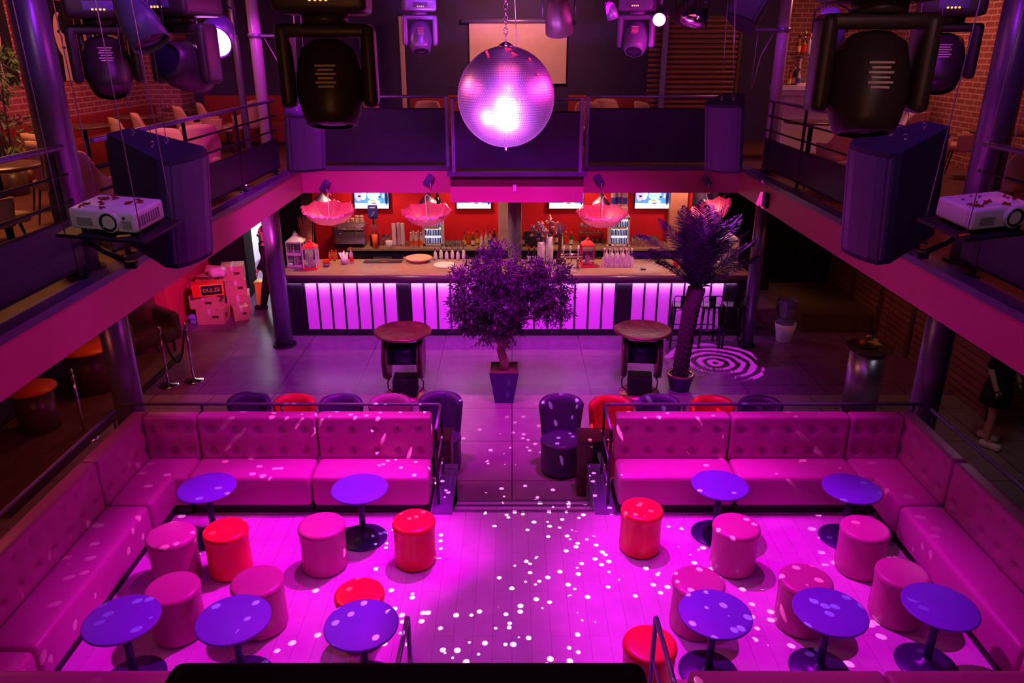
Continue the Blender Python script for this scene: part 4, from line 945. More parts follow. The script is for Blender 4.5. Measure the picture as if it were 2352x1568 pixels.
for i in range(3): glassware('stack', (-2.42+i*.09, 15.32+.05*(i % 2), BT), 'tall stack of clear plastic cups, %s of three' % ['left', 'middle', 'right'][i], 'stacks of plastic cups on the back bar')
for i in range(4): glassware('wine', (-2.66+(i % 2)*.1, 15.38+.12*(i//2), BT), 'wine glass left of the plastic cup stacks, %s' % ['front left', 'front right', 'rear left', 'rear right'][i], 'wine glasses left of the cup stacks')
for i in range(12): glassware('wine', (2.5+(i % 6)*.09, 15.26+.14*(i//6), BT), 'wine glass right of the right fridge, %s row, in a cluster' % ['front', 'rear'][i//6], 'wine glasses right of the right fridge')
for i in range(10): glassware('tumbler', (-1.34+(i % 5)*.082, 15.24+.12*(i//5), BT), 'tumbler right of the left fridge, %s row' % ['front', 'rear'][i//5], 'tumblers right of the left fridge')
for i in range(6): glassware('wine', (1.45+(i % 5)*.085, 15.55, BT+.2305), 'wine glass on the small raised shelf under the third parasol', 'wine glasses on the raised shelf')
GK['tumbler']
for i in range(4): glassware('tumbler', (1.5+(i % 4)*.09, 15.55, BT), 'tumbler under the small raised shelf', 'tumblers under the raised shelf')
def cupthing(x, y, z, r, h, m_, name, label, cat, straws=0, sm='white'):
    t = thing(name, label, cat, (x, y, z)); B().lathe([(0, 0), (r*.75, 0), (r, h), (r-.004, h), (r*.7, .01), (0, .01)], n=24).ob('cup', m_, t)
    if straws:
        b = B(); rq = random.Random(int(x*100))
        for k in range(straws):
            a = rq.uniform(0, 6.28); u = rq.uniform(.1, .6)*r; b.cyl((u*math.cos(a)*.6, u*math.sin(a)*.6, .012), (r*1.4*u/r*math.cos(a)*1.6, r*1.4*u/r*math.sin(a)*1.6, h*1.45+rq.uniform(-.02, .04)), .007, n=6)
        b.ob('straws', sm, t, kind='stuff')
cupthing(-2.78, 15.12, BT, .062, .28, 'orange', 'cup_tower', 'stack of orange-red cups in front of the grinder', 'cups'); cupthing(-2.5, 15.14, BT, .07, .15, 'whitepaint', 'ice_tub', 'white tub beside the orange-red cups', 'tub')
q = onZ(792, 606, CT); cupthing(q.x, q.y, CT, .07, .14, 'whitepaint', 'napkin_cup', 'white cup bristling with white napkins on the bar', 'cup', 26)
q = onZ(808, 604, CT); bottle('rose', (q.x, q.y, CT), 'clear bottle with pink label beside the napkin cup', 'x', ('frost', 'stoolred', 'redlab'), .036, .3)
del BK['rose']['group']
q = onZ(703, 540, CT)
t = thing('reed_vase', 'bundle of pale pink reeds rising behind the white lantern', 'vase', (-3.8, 13.86, CT)); B().lathe([(0, 0), (.07, 0), (.09, .2), (.08, .3), (.07, .3), (.08, .2), (0, .02)], n=20).ob('vase', 'white', t)
b = B(); rq = random.Random(4)
for k in range(70): a = rq.uniform(0, 6.28); u = rq.uniform(0, .06); b.cyl((u*math.cos(a), u*math.sin(a), .05), (u*2.6*math.cos(a)+rq.gauss(0, .015), u*2.6*math.sin(a), rq.uniform(.68, .88)), .004, n=4)
b.ob('reeds', 'terracotta', t, kind='stuff')
# trays, bowls, mats, condiments
q = onZ(962, 600, CT); t = thing('serving_tray', 'stack of round terracotta trays with handles on the bar', 'tray', (q.x, q.y+.03, CT)); B().lathe([(0, 0), (.17, 0), (.24, .05), (.25, .07), (.24, .07), (.22, .055), (0, .055)], n=44).ob('tray', 'terracotta', t)
b = B(); [b.tube([(s*.235, -.06, .06), (s*.29, -.03, .065), (s*.29, .03, .065), (s*.235, .06, .06)], .008, 6) for s in (-1, 1)]; b.ob('handles', 'terracotta', t)
q = onZ(1022, 609, CT); t = tag(B().lathe([(0, 0), (.2, 0), (.215, .012), (.205, .014), (.19, .008), (0, .008)], n=44).ob('flat_tray', 'cream', loc=(q.x, q.y, CT)), 'flat round tray lying left of the olive tree crown', 'tray')
q = onZ(880, 601, CT); t = thing('bar_mat', 'black rubber bar mat with small orange emblem', 'mat', (q.x, q.y+.0, CT)); B().rbx((0, 0, .006), (.72, .18, .012), .004, (1, 1, 1)).ob('mat', 'black', t); b = B(); b.rbx((.02, -.02, .0125), (.1, .03, .002), .001, (1, 1, 1)); b.ob('emblem', 'orange', t)
q = onZ(750, 612, CT); t = thing('sauce_bowl', 'small bowl heaped with orange-red packets beside the red-roofed lantern', 'bowl', (q.x, q.y+.02, CT)); B().lathe([(0, 0), (.04, 0), (.075, .06), (.07, .06), (.03, .01), (0, .01)], n=20).ob('bowl', 'steel', t)
b = B(); [b.box((random.uniform(-.04, .04), random.uniform(-.04, .04), .06+random.uniform(0, .06)), (.05, .015, .05), (random.random(), random.random(), random.random()*3)) for _ in range(14)]; b.ob('packets', 'orange', t, kind='stuff')
for i in range(4):
    q = onZ(757+i*5, 600-(i % 2)*4, CT); bottle('sauce', (q.x, q.y+.04, CT), 'small sauce bottle with red cap, %s behind the packet bowl' % ['first', 'second', 'third', 'fourth'][i], 'small sauce bottles on the bar', (amber, 'redlab', 'redlab'), .026, .17, .3, .4)
for i in range(6):
    q = onZ(1000+i*13, 597-(i % 2)*3, CT); bottle('mixer', (q.x, q.y+.02, CT), 'small syrup bottle, %s in the row left of the olive crown' % ['first', 'second', 'third', 'fourth', 'fifth', 'sixth'][i], 'syrup bottles on the rear edge of the bar', ('frost', 'white', 'bluelab'), .034, .22, .35, .35)
q = onZ(1478, 620, CT); t = tag(B().lathe([(0, 0), (.05, 0), (.055, .015), (.03, .02), (0, .018)], n=24).ob('dish', darkg, loc=(q.x, q.y+.04, CT)), 'small dark dish lying on the bar right of the water bottles', 'dish')
for i in range(2):
    q = onZ(1552+i*16, 612+i*4, CT); tag(B().lathe([(0, 0), (.03, 0), (.06, .05), (.055, .1), (.04, .11), (.04, .1), (0, .02)], n=20).ob('candle_bowl', 'stoolred', loc=(q.x, q.y, CT)), ('left' if i == 0 else 'right')+' small round red candle bowl left of the palm trunk', 'bowl')
q = onZ(1668, 611, CT); t = thing('menu_stack', 'stack of pale menus on the bar at the right end', 'papers', (q.x, q.y+.02, CT), .2); B().box((0, 0, .015), (.3, .2, .03)).ob('pages', 'white', t); B().box((0, 0, .034), (.31, .21, .006)).ob('cover', 'fixturegrey', t)
q = onY(1649, 470, 15.55); t = tag(B().box((0, 0, 0), (.2, .01, .3)).ob('wall_notice', 'white', loc=(3.87+.3, 15.79, 2.0)), 'white notice sheet on the red wall behind the palm crown', 'notice')
# flowers
def vase(px, py, name, mt, label, H, flowers):
    q = onZ(px, py, CT); t = thing(name, label, 'vase', (q.x, q.y+.1, CT)); B().lathe([(0, 0), (.06, 0), (.07, .02), (.07, H-.03), (.05, H), (.045, H), (.06, H-.04), (0, .03)], n=24).ob('vase', mt, t)
    rq = random.Random(px)
    b = B(); fl = B()
    for k in range(flowers):
        a = rq.uniform(0, 6.28); u = rq.uniform(.02, .2); e = Vector((u*math.cos(a), u*math.sin(a), H+rq.uniform(.05, .36))); b.tube([(0, 0, H-.1), (e.x*.4, e.y*.4, H+.05), tuple(e)], .004, 4); fl.mi = k % 3
        for m_ in range(6): d = Vector((rq.gauss(0, 1), rq.gauss(0, 1), rq.gauss(0, 1))).normalized(); fl.sph(e+d*.022, .022, 6, (1, 1, .5), (rq.random()*3, rq.random()*3, 0))
    b.ob('stems', 'palm', t); fl.ob('blossoms', ['stoolpink', 'mauve', 'terracotta'], t)
vase(1243, 608, 'flower_vase', 'whitepaint', 'pale speckled vase with pink flowers standing on the bar, right of dark column', .42, 26)
vase(1262, 603, 'flower_vase', 'whitepaint', 'taller pale speckled vase holding a pale bloom beside the pink flowers', .48, 18)
t = thing('tall_vase', 'slender dark red vase with feathery plume beside the pale vases', 'vase', (onZ(1285, 605, CT).x, 13.75, CT)); B().lathe([(0, 0), (.05, 0), (.07, .08), (.03, .3), (.035, .5), (.06, .58), (.055, .58), (.03, .48), (0, .03)], n=24).ob('vase', 'wood', t)
b = B(); rq = random.Random(9)
for k in range(160): a = rq.uniform(0, 6.28); e = Vector((math.cos(a)*rq.uniform(.02, .14), math.sin(a)*rq.uniform(.02, .1), .58+rq.uniform(.02, .22))); b.cyl((0, 0, .5), e, .002, .001, 3, False)
b.ob('plume', 'mauve', t, kind='stuff')
t = thing('beer_tap_tower', 'metal beer tap tower with upright handles behind the dark red lantern', 'beer tap', (onZ(1308, 600, CT).x, 13.5, CT)); B().cyl((-.2, 0, .22), (.2, 0, .22), .045, n=16).ob('tower', 'chrome', t)
for x in (-.12, .12): B().cyl((x, 0, 0), (x, 0, .2), .025, n=12).ob('leg', 'chrome', t)
for x in (-.15, -.03, .12): B().cyl((x, -.04, .22), (x, -.06, .42), .012, .018, 8).ob('tap_handle', 'white', t)
t = thing('cash_register', 'dark till screen right of the dark column on the back bar', 'till', (.45, 15.2, BT)); B().rbx((0, 0, .2), (.38, .04, .26), .01, (1, 1, 1), rot=(-.2, 0, 0)).ob('screen', 'black', t); B().rbx((0, .06, .04), (.26, .2, .08), .01, (1, 1, 1)).ob('base', 'blacksteel', t)
# wine bottles in front of column
for i in range(2):
    q = onZ(1215+i*12, 606, CT); bottle('wine_dark', (q.x, q.y+.1, CT), ('left' if i == 0 else 'right')+' dark wine bottle with red cap behind the tree crown', 'dark wine bottles on the bar', (darkg, 'white', 'redlab'), .037, .31)
# champagne / golden bottle
bottle('champ', (-1.52, 15.5, BT+.605), 'large dark champagne bottle with gold neck on the left fridge', 'y', (darkg, 'gold', 'gold'), .075, .56, .4, .3); del BK['champ']['group']
t = thing('golden_ornament', 'golden leafy ornament on the left fridge', 'ornament', (-1.72, 15.5, BT+.605)); b = B()
for k in range(14): a = k*2.4; b.sph((.05*math.cos(a), .05*math.sin(a), .1+.015*k), .025, 6, (1, .4, 1.6), (0, 0, a))
b.ob('leaves', 'gold', t); B().cyl((0, 0, 0), (0, 0, .3), .02, n=8).ob('stem', 'gold', t)
# bar stools
def bar_stool(x, y, rz, label):
    t = thing('bar_stool', label, 'stool', (x, y, 0), rz, 'black metal bar stools at the right of the bar')
    B().rbx((0, 0, .74), (.34, .34, .03), .014, (3, 3, 1)).ob('seat', 'blacksteel', t)
    for sx in (-1, 1):
        for sy in (-1, 1):
            b = B(); b.tube([(sx*.14, sy*.14, .73), (sx*.185, sy*.185, 0)], .03, 6, .02); b.ob('leg', 'blacksteel', t)
    for z, k in ((.32, .165), (.14, .175)):
        P = [(-k, -k, z), (k, -k, z), (k, k, z), (-k, k, z), (-k, -k, z)]
        for a, e in zip(P, P[1:]): B().cyl(a, e, .008, n=6).ob('stretcher', 'blacksteel', t)
    B().cyl((-.15, -.15, .66), (.15, .15, .64), .006, n=5).ob('brace', 'blacksteel', t); B().cyl((-.15, .15, .66), (.15, -.15, .64), .006, n=5).ob('brace', 'blacksteel', t)
    b = B(); b.tube([(-.15, -.14, .75), (-.17, -.16, .9), (-.14, -.17, .95), (.14, -.17, .95), (.17, -.16, .9), (.15, -.14, .75)], .009, 6); b.ob('back_frame', 'blacksteel', t)
    b = B(); b.rbx((0, -.165, .85), (.11, .012, .2), .004, (1, 1, 1)); b.ob('back_plate', 'blacksteel', t)
for px, lb in ((1549, 'black metal bar stool with low back, left of the palm trunk'), (1608, 'black metal bar stool just right of the palm trunk'), (1662, 'black metal bar stool farthest right at the bar')):
    q = onZ(px, 772, 0); bar_stool(q.x, 12.55, random.uniform(-.1, .1), lb)
# ------------------------------------------------------------------ mirror ball
bc = Vector((-.05, 6.6, 4.52)); R = .40
t = thing('mirror_ball', 'large mirror ball hanging at the centre of the hall', 'mirror ball', bc)
b = B(); b.sph((0, 0, 0), R*.985, 48); b.ob('core', pm('ball_grout', (.12, .05, .16), .4), t)
b = B(); rings_n = 62
for j in range(rings_n):
    a0 = -PI/2+PI*(j+.06)/rings_n; a1 = -PI/2+PI*(j+.94)/rings_n; am = (a0+a1)/2; k = max(4, int(2*rings_n*math.cos(am)))
    for i in range(k):
        o0 = 2*PI*(i+.05)/k+j*.13; o1 = 2*PI*(i+.95)/k+j*.13
        v = [Vector((math.cos(a)*math.cos(o), math.cos(a)*math.sin(o), math.sin(a)))*R for a, o in ((a0, o0), (a0, o1), (a1, o1), (a1, o0))]
        cc = sum(v, Vector())/4; ax = Vector((random.gauss(0, 1), random.gauss(0, 1), random.gauss(0, 1))).normalized(); rm = Matrix.Rotation(random.gauss(0, .012), 3, ax)
        b._f([b.bm.verts.new(cc+rm @ (q-cc)) for q in v], False)
b.ob('mirror_tiles', pm('mirror_tile', (.85, .8, .92), .36, metal=1, noise=(4, .1)), t, kind='stuff', fix=False)
B().lathe([(0, -R-.035), (.012, -R-.03), (.02, -R), (0, -R+.01)], n=16).ob('bottom_cap', 'chrome', t)
B().lathe([(0, R-.01), (.07, R-.012), (.05, R+.01), (.012, R+.03), (0, R+.03)], n=20).ob('top_cap', 'chrome', t)
b = B()
z = R+.03
for k in range(9):
    P = [(.016*math.cos(a*PI/5)*(1 if k % 2 else 0), .016*math.cos(a*PI/5)*(0 if k % 2 else 1), z+.028+.03*math.sin(a*PI/5)) for a in range(11)]; b.tube(P, .005, 6); z += .048
b.cyl((0, 0, z-.01), (0, 0, 1.75), .005, n=6); b.ob('chain', 'chrome', t)
B().tube([(.09, 0, R*.93), (.06, 0, 1.0), (.05, 0, 1.75)], .003, 5).ob('safety_cable', 'cable', t)
t = thing('ball_motor', 'round chrome motor housing above the mirror ball', 'motor', (-.05, 6.6, 5.32)); B().lathe([(0, 0), (.1, 0), (.14, .02), (.15, .06), (.14, .2), (0, .2)], n=32).ob('housing', 'chrome', t); B().cyl((0, 0, .2), (0, 0, 1.28), .025, n=12).ob('drop_rod', 'blacksteel', t)
for k, (dx, dz, dy) in enumerate(((-.14, .33, -.17), (.02, .365, -.15), (.07, .33, -.21), (.19, .29, -.19), (.25, .17, -.25))):
    v = Vector((dx, dy, dz)).normalized()*(R+.004)
    tag(B().box((0, 0, 0), (.06, .004, .018), (random.random(), random.random(), random.random()*3)).ob('petal', 'confetti', loc=bc+v), 'dried red petal stuck on the top of the mirror ball, %s' % ['far left', 'near the chain', 'right of the chain', 'upper right', 'at right shoulder'][k], 'petal', 'dried petals on the mirror ball')
# ------------------------------------------------------------------ speakers
def speaker(px, py, d, w, h, dp, rot, label, taper=.5, eyes=True):
    p = atD(px, py, d); t = thing('hanging_speaker', label, 'speaker', p, rot=rot)
    b = B(); f = w/2; r_ = w/2*taper; poly = [(-r_, dp/2), (-f, -dp/2+.05)]
    poly += [(-f+.02, -dp/2+.015)] + [(f*x, -dp/2-.03*(1-x*x)) for x in (-.8, -.4, 0, .4, .8)] + [(f-.02, -dp/2+.015), (f, -dp/2+.05), (r_, dp/2)]
    b.prism(poly, -h/2, h/2); bmesh.ops.bevel(b.bm, geom=[e for e in b.bm.edges if e.calc_face_angle(0) > .6], offset=.012, segments=2, affect='EDGES')
    b.ob('cabinet', 'speaker', t)
    b = B(); b.prism([(-f*.9, -dp/2-.004), (-f*.45, -dp/2-.03), (0, -dp/2-.036), (f*.45, -dp/2-.03), (f*.9, -dp/2-.004), (f*.9, -dp/2+.05), (-f*.9, -dp/2+.05)], -h/2+.03, h/2-.03); b.ob('grille', 'fixturegrey', t)  # front in lighter mauve, the violet light on it put into the colour
    if eyes:
        for k, (x, y) in enumerate(((-f*.3, -.05), (f*.3, -.05), (0, dp*.3))):
            b = B(); b.tube([(x+.014*math.cos(a*PI/5), y, h/2+.016+.014*math.sin(a*PI/5)) for a in range(11)], .003, 6); b.cyl((x, y, h/2-.005), (x, y, h/2+.004), .006, n=8); b.ob('eye_bolt', 'chrome', t)
            B().tube([(x, y, h/2+.03), (x*.4, y+.05, h/2+1.2)], .002, 4).ob('suspension_cable', 'cable', t)
    return t
S1 = speaker(362, 452, 4.5, .34, .66, .52, (.22, -.10, 1.12), 'large dark trapezoid speaker hanging behind the left projector')
S2 = speaker(2062, 440, 4.5, .34, .68, .52, (.22, .10, -1.12), 'large dark trapezoid speaker hanging in front of the right projector')
S3 = speaker(695, 315, 8.2, .42, .62, .38, (.25, 0, .45), 'dark speaker hanging in shade at the far left corner beside the slim column')
S4 = speaker(1672, 305, 8.2, .42, .74, .38, (.25, 0, -.55), 'dark speaker hanging at the far right corner of the opening')
S5 = speaker(1722, 28, 9.0, .42, .36, .34, (-.5, .3, -.7), 'small violet-topped speaker high up at the right of the stage lamps', eyes=False)
# ------------------------------------------------------------------ projectors on hanging shelves
def projector(px, py, d, rz, tilt, label, shelf_label, petals):
    p = atD(px, py, d); t = thing('video_projector', label, 'projector', p, rot=(tilt[0], tilt[1], rz)); w, dp, h = .34, .25, .10
    B().rbx((0, 0, h/2), (w, dp, h), .014, (4, 3, 2)).ob('case', 'white', t)
    b = B(); b.cyl((.045, -dp/2+.01, h*.52), (.045, -dp/2-.018, h*.52), .054, .05, 32); b.ob('lens_ring', 'white', t)
    b = B(); b.lathe([(0, -.012), (.02, -.010), (.032, -.002), (.036, .004), (.043, .006), (.043, -.004)], c=(.045, -dp/2-.019, h*.52), n=32, rot=(PI/2, 0, 0)); b.ob('lens', darkg, t)
    b = B(); b.rbx((0, .0, h+.001), (w*.7, dp*.6, .006), .003, (1, 1, 1)); b.ob('top_panel', 'white', t)
    b = B(); b.cyl((.115, -dp/2+.002, h*.72), (.115, -dp/2-.003, h*.72), .008, n=12); b.ob('sensor', 'black', t)
    for x0, x1, nm in ((-.13, -.05, 0), (.1, .15, 1)):
        b = B()
        for k in range(7): b.box(((x0+x1)/2, -dp/2-.0005, h*.22+k*.006), (x1-x0, .003, .003))
        b.ob('vent', 'steel', t)
    b = B()
    for k in range(9): b.box((w/2+.0005, -.09+.02*k, h*.5), (.003, .011, .05))
    b.ob('vent', 'steel', t)
    for s in (-1, 1):
        for y in (-.09, .09): B().cyl((s*.13, y, -.018), (s*.13, y, .005), .012, n=10).ob('foot', 'black', t)
    b = B(); rq = random.Random(px)
    for k in range(petals):
        x = rq.uniform(-.14, .14); y = rq.uniform(-.1, .1); a = rq.uniform(0, 3); l = rq.uniform(.008, .024)
        b.box((x, y, h+.0075), (l*1.6, l*.7, .003), (rq.gauss(0, .1), rq.gauss(0, .1), a)); b.box((x+l*.6, y+l*.3, h+.0085), (l, l*.5, .003), (rq.gauss(0, .1), rq.gauss(0, .1), a+.9))
    tag(b.ob('petals', 'confetti', loc=(0, 0, 0)), 'dried dark red petals scattered over the '+('left' if px < 1176 else 'right')+' projector', 'petals'); o = bpy.data.objects['petals' if px < 1176 else 'petals.001']
    o.location = p; o.rotation_euler = (tilt[0], tilt[1], rz); o['kind'] = 'stuff'
    m_ = Matrix.Translation(p) @ Euler((tilt[0], tilt[1], rz)).to_matrix().to_4x4()
    s = thing('projector_shelf', shelf_label, 'shelf', m_ @ Vector((0, 0, -.018)), rot=(tilt[0], tilt[1], rz)); B().rbx((0, .0, -.009), (.46, .34, .018), .006, (2, 2, 1)).ob('board', 'black', s)
    for x in (-.2, .2):
        for y in (-.14, .14): 
            if (x, y) != (-.2, -.14) or 1: B().tube([(x, y, -.02), (x*.92, y*.8+.0, 1.8)], .0028, 5).ob('hanging_cable', 'cable', s)
    q = m_ @ Vector((.1 if px < 1176 else -.2, -.13, -.017))
    tag(B().box((0, 0, .004), (.06, .02, .006), (0, 0, .5)).ob('tape_scrap', 'yellow' if px < 1176 else 'orange', loc=q), ('yellow' if px < 1176 else 'orange')+' scrap of tape on the front edge of the projector shelf', 'scrap')
    return t
projector(275, 512, 3.75, -.14, (.10, .05), 'white video projector on the left hanging shelf, red petals on top', 'black hanging shelf under the left projector', 22)
projector(2255, 505, 3.75, .20, (.10, -.05), 'pale video projector on the right hanging shelf, lit violet on one side', 'black hanging shelf under the right projector', 14)
def clamp_arm(x, y, z, s, label):
    t = thing('bracket_arm', label, 'bracket', (x, y, z)); B().cyl((0, 0, 0), (0, 0, .16), .17, n=28).ob('collar', 'blacksteel', t); B().tube([(0, 0, .08), (s*.35, -.25, .0), (s*.62, -.42, -.05)], .025, 10).ob('arm', 'blacksteel', t); B().rbx((s*.64, -.43, -.06), (.09, .07, .06), .01, (1, 1, 1)).ob('clamp', 'blacksteel', t)
clamp_arm(-3.62, 6.2, 3.38, 1, 'black clamp arm round the base of the left thick column'); clamp_arm(4.0, 6.5, 3.38, -1, 'black clamp arm round the base of the right thick column')
# ------------------------------------------------------------------ stage lights
def moving_head(px, py, d, s, pan, tilt, label, mt='fixture', plate=True, roll=0, drop=1.4):
    """px,py = centre of the base box"""
    p = atD(px, py, d); t = thing('moving_head_light', label, 'stage light', p, rot=(0, roll, pan)); k = s/.34
    B().rbx((0, 0, 0), (.36*k, .34*k, .13*k), .03*k, (3, 3, 2)).ob('base', mt, t)
    b = B(); b.cyl((0, 0, -.065*k), (0, 0, -.10*k), .09*k, n=24)
    b.rbx((0, 0, -.125*k), (.34*k, .14*k, .05*k), .02*k, (3, 2, 1)); b.ob('yoke', mt, t)
    for sx in (-1, 1):
        b = B(); b.rbx((sx*.165*k, 0, -.26*k), (.06*k, .15*k, .32*k), .028*k, (1, 2, 4)); b.ob('arm', mt, t)
    h = thing('head', '', '', (0, 0, -.33*k), rot=(tilt, 0, 0)); del h['label']; del h['category']; h.parent = t
    bpy.data.objects.remove(h)
    b = B(); b.lathe([(0, -.17*k), (.07*k, -.165*k), (.115*k, -.13*k), (.132*k, -.04*k), (.132*k, .05*k), (.115*k, .12*k), (.10*k, .16*k), (.085*k, .165*k)], n=32); hd = b.ob('head', mt, t, loc=(0, 0, -.33*k)); hd.rotation_euler = (tilt, 0, 0)
    b = B(); b.lathe([(.088*k, .150*k), (.06*k, .158*k), (0, .162*k)], n=24); b.ob('lens', darkg, hd)
    b = B(); [b.cyl((-.03*k+.02*k*i, -.172*k, -.02*k), (-.03*k+.02*k*i, -.176*k, -.02*k), .006*k, n=8) for i in range(4)]; b.ob('status_lamps', pm('status_led', (1, .4, .1), .4, emit=2.0), t)
    if plate:
        b = B(); b.rbx((0, -.171*k, -.03*k+.03*k), (.16*k, .004*k, .05*k), .002, (1, 1, 1)); b.ob('display', 'fixturegrey', t)
        b = B()
        for i in range(6): b.box((0, .1325*k, .035*k-.016*k*i), ((.06+.02*(i % 2))*k, .002, .007*k))
        b.ob('rating_label', 'cream', hd)
    b = B(); b.cyl((0, 0, .06*k), (0, 0, .06*k+drop), .02, n=10); b.rbx((0, 0, .1*k), (.1*k, .06*k, .08*k), .01, (1, 1, 1)); b.ob('hanging_clamp', 'blacksteel', t)
    return t
moving_head(742, -8, 2.6, .295, .1, PI-.25, 'large near moving-head stage light hanging at upper left, brown-black')
moving_head(2030, -45, 2.45, .33, -.12, PI-.25, 'large near moving-head stage light hanging at upper right')
moving_head(222, 16, 4.7, .36, .5, 2.6, 'moving-head stage light at the far upper left, before the posters')
moving_head(408, 10, 4.5, .36, -.3, 1.3, 'moving-head stage light left of the glowing lamp, with a round lens', 'fixture')
moving_head(2185, 12, 4.6, .34, -.4, 2.6, 'moving-head stage light at the far upper right, before the bricks')
moving_head(962, 12, 7.4, .30, .2, 2.7, 'pale violet moving-head stage light left of the mirror ball', 'mauve')
moving_head(1465, 10, 7.0, .30, -.3, 2.5, 'dim violet moving-head stage light right of the mirror ball', 'fixturegrey')
def par(px, py, d, r, dirv, label, lit, mt='fixture', colour=None, drop=1.2):
    p = atD(px, py, d); q = Vector(dirv).to_track_quat('Z', 'Y').to_euler(); t = thing('par_can', label, 'stage light', p)
    o = B().lathe([(0, -r*1.6), (r*.5, -r*1.55), (r*.75, -r*1.2), (r*.95, -.2*r), (r, r*1.1), (r*.94, r*1.1), (r*.9, r*.2), (0, r*.1)], n=32).ob('can', mt, t); o.rotation_euler = q
    o = B().lathe([(r*.92, r*.9), (r*.5, r*.97), (0, r*1.0)], n=28).ob('lens', M['floorlight'] if lit else darkg, t); o.rotation_euler = q
    B().tube([(-r*1.15, 0, 0), (-r*1.15, 0, r*1.4), (0, 0, r*1.9), (r*1.15, 0, r*1.4), (r*1.15, 0, 0)], r*.07, 6).ob('bracket', 'blacksteel', t)
    B().cyl((0, 0, r*1.85), (0, 0, r*1.85+drop), .015, n=8).ob('drop_rod', 'blacksteel', t)
par(1515, 42, 6.2, .055, (-.24, -1, -.25), 'round stage lamp shining violet towards the camera, right of the mirror ball', 1)
par(1283, 40, 6.0, .11, (.1, .5, -1), 'small black unlit can lamp right of the mirror ball chain', 0)
par(1405, 28, 6.6, .05, (.3, .2, -1), 'tiny tilted can lamp between the mirror ball and the violet lamp', 0, 'mauve')
par(1600, 42, 6.6, .085, (1, -.35, -.1), 'chrome can lamp facing right, high right of the mirror ball', 0, 'chrome')
par(1578, 26, 7.4, .10, (-.3, .6, -.8), 'black can lamp just left of the chrome one', 0)
par(500, 80, 5.0, .11, (.1, -1, -.45), 'can lamp glowing white-violet at upper left near the slim column', 1, 'mauve')
par(322, 56, 3.9, .10, (.5, -.2, -.9), 'rounded grey-violet lamp shade hanging above the left speaker', 0, 'fixturegrey')
par(1905, 75, 4.6, .09, (.3, .4, -1), 'violet-lit can lamp beside the near right moving head', 0, 'mauve')
# lighting bars carrying the lamps
def bar(y, z, x0, x1, label):
    t = thing('lighting_bar', {2.3: 'lighting bar nearest the camera, out of sight above the frame', 3.4: 'second lighting bar from the camera, out of sight above the frame', 6.3: 'lighting bar over the mirror ball, out of sight above the frame'}[y], 'truss', (0, y, z)); B().cyl((x0, 0, 0), (x1, 0, 0), .025, n=12).ob('tube', 'blacksteel', t)
    for x in (x0+.3, x1-.3, (x0+x1)/2+.6): B().cyl((x, 0, 0), (x, 0, 6.6-z), .012, n=8).ob('hanger', 'blacksteel', t)
for y, z in ((2.3, 6.45), (3.4, 6.42), (6.3, 6.46)): bar(y, z, -3.2, 3.5, 'black lighting bar under the ceiling, outside the top of the frame')
def wall_arm(x, y, z, s, label):
    t = thing('cable_bracket', label, 'bracket', (x, y, z)); B().box((s*.2, 0, 0), (.42, .05, .03)).ob('arm', 'mauve', t); B().cyl((0, 0, -.03), (0, 0, .03), .1, n=20).ob('collar', 'mauve', t)
    B().tube([(s*.12, 0, -.02), (s*.3, -.05, -.35), (s*.38, -.08, -.8)], .008, 6).ob('cable', 'cable', t); B().tube([(s*.36, 0, -.02), (s*.38, -.02, -.8)], .004, 5).ob('cable', 'cable', t)
q = onY(570, 82, 11.67); wall_arm(-3.66, 11.67, q.z, 1, 'small bracket arm with cables high on the far left slim column'); q = onY(1795, 68, 11.7); wall_arm(3.87, 11.7, q.z, -1, 'small bracket arm with cables high on the far right slim column')
# ------------------------------------------------------------------ near black case
t = thing('equipment_case', 'blurred black case lying on the balcony edge nearest the camera, bottom centre', 'case', (-.225, 1.02, 3.171)); B().rbx((0, 0, .245), (1.03, .56, .49), .03, (3, 2, 2)).ob('body', 'nightblack', t)
b = B(); b.rbx((.23, .282, .35), (.012, .006, .05), .002, (1, 1, 1)); b.ob('latch', 'steel', t); b = B(); b.rbx((0, 0, .35), (1.036, .566, .012), .003, (2, 2, 1)); b.ob('lid_seam', 'blacksteel', t)
sbox('floor_camera_balcony', ML-.02, MR+.02, .6, 1.35, SZ0, SZ1+.02, 'ledge')
# ------------------------------------------------------------------ upper floor furniture
UZ = 3.1505
t = thing('projection_screen', 'pale projection screen hanging on the rear wall behind the mirror ball', 'screen', (onY(1190, 120, 15.6).x, 15.75, 0)); a = onY(1077, 190, 15.6); e = onY(1302, 52, 15.6)
b = B(); b.box((0, 0, (a.z+e.z)/2), (e.x-a.x, .01, e.z-a.z)); b.ob('fabric', 'cream', t); B().cyl((-(e.x-a.x)/2-.15, 0, e.z+.03), ((e.x-a.x)/2+.1, 0, e.z+.03), .045, n=14).ob('roller_case', 'mauve', t); B().box((0, 0, a.z-.01), (e.x-a.x, .025, .02)).ob('bottom_bar', 'whitepaint', t)
t = thing('room_divider', 'tall dark frame panel with lit edge left of the projection screen', 'panel', (onY(925, 130, 15.4).x, 15.4, UZ)); B().box((0, 0, 1.15), (.05, .3, 2.3)).ob('panel', 'cream', t); t['label'] = 'narrow pale door edge catching light left of the projection screen'; t['category'] = 'door edge'
t = thing('slatted_screen', 'brown slatted wooden screen behind the railing right of the mirror ball', 'slatted screen', (onY(1610, 150, 15.0).x, 15.0, UZ)); a = onY(1545, 215, 15).x; e = onY(1705, 215, 15).x; w = (e-a)
b = B()
for k in range(25): b.rbx((0, 0, .1+k*.088), (w, .03, .05), .012, (2, 1, 1), rot=(.3, 0, 0))
b.ob('slats', pm('warm_lacquer_slats', (.3, .12, .08), .22, noise=(4, .3)), t)
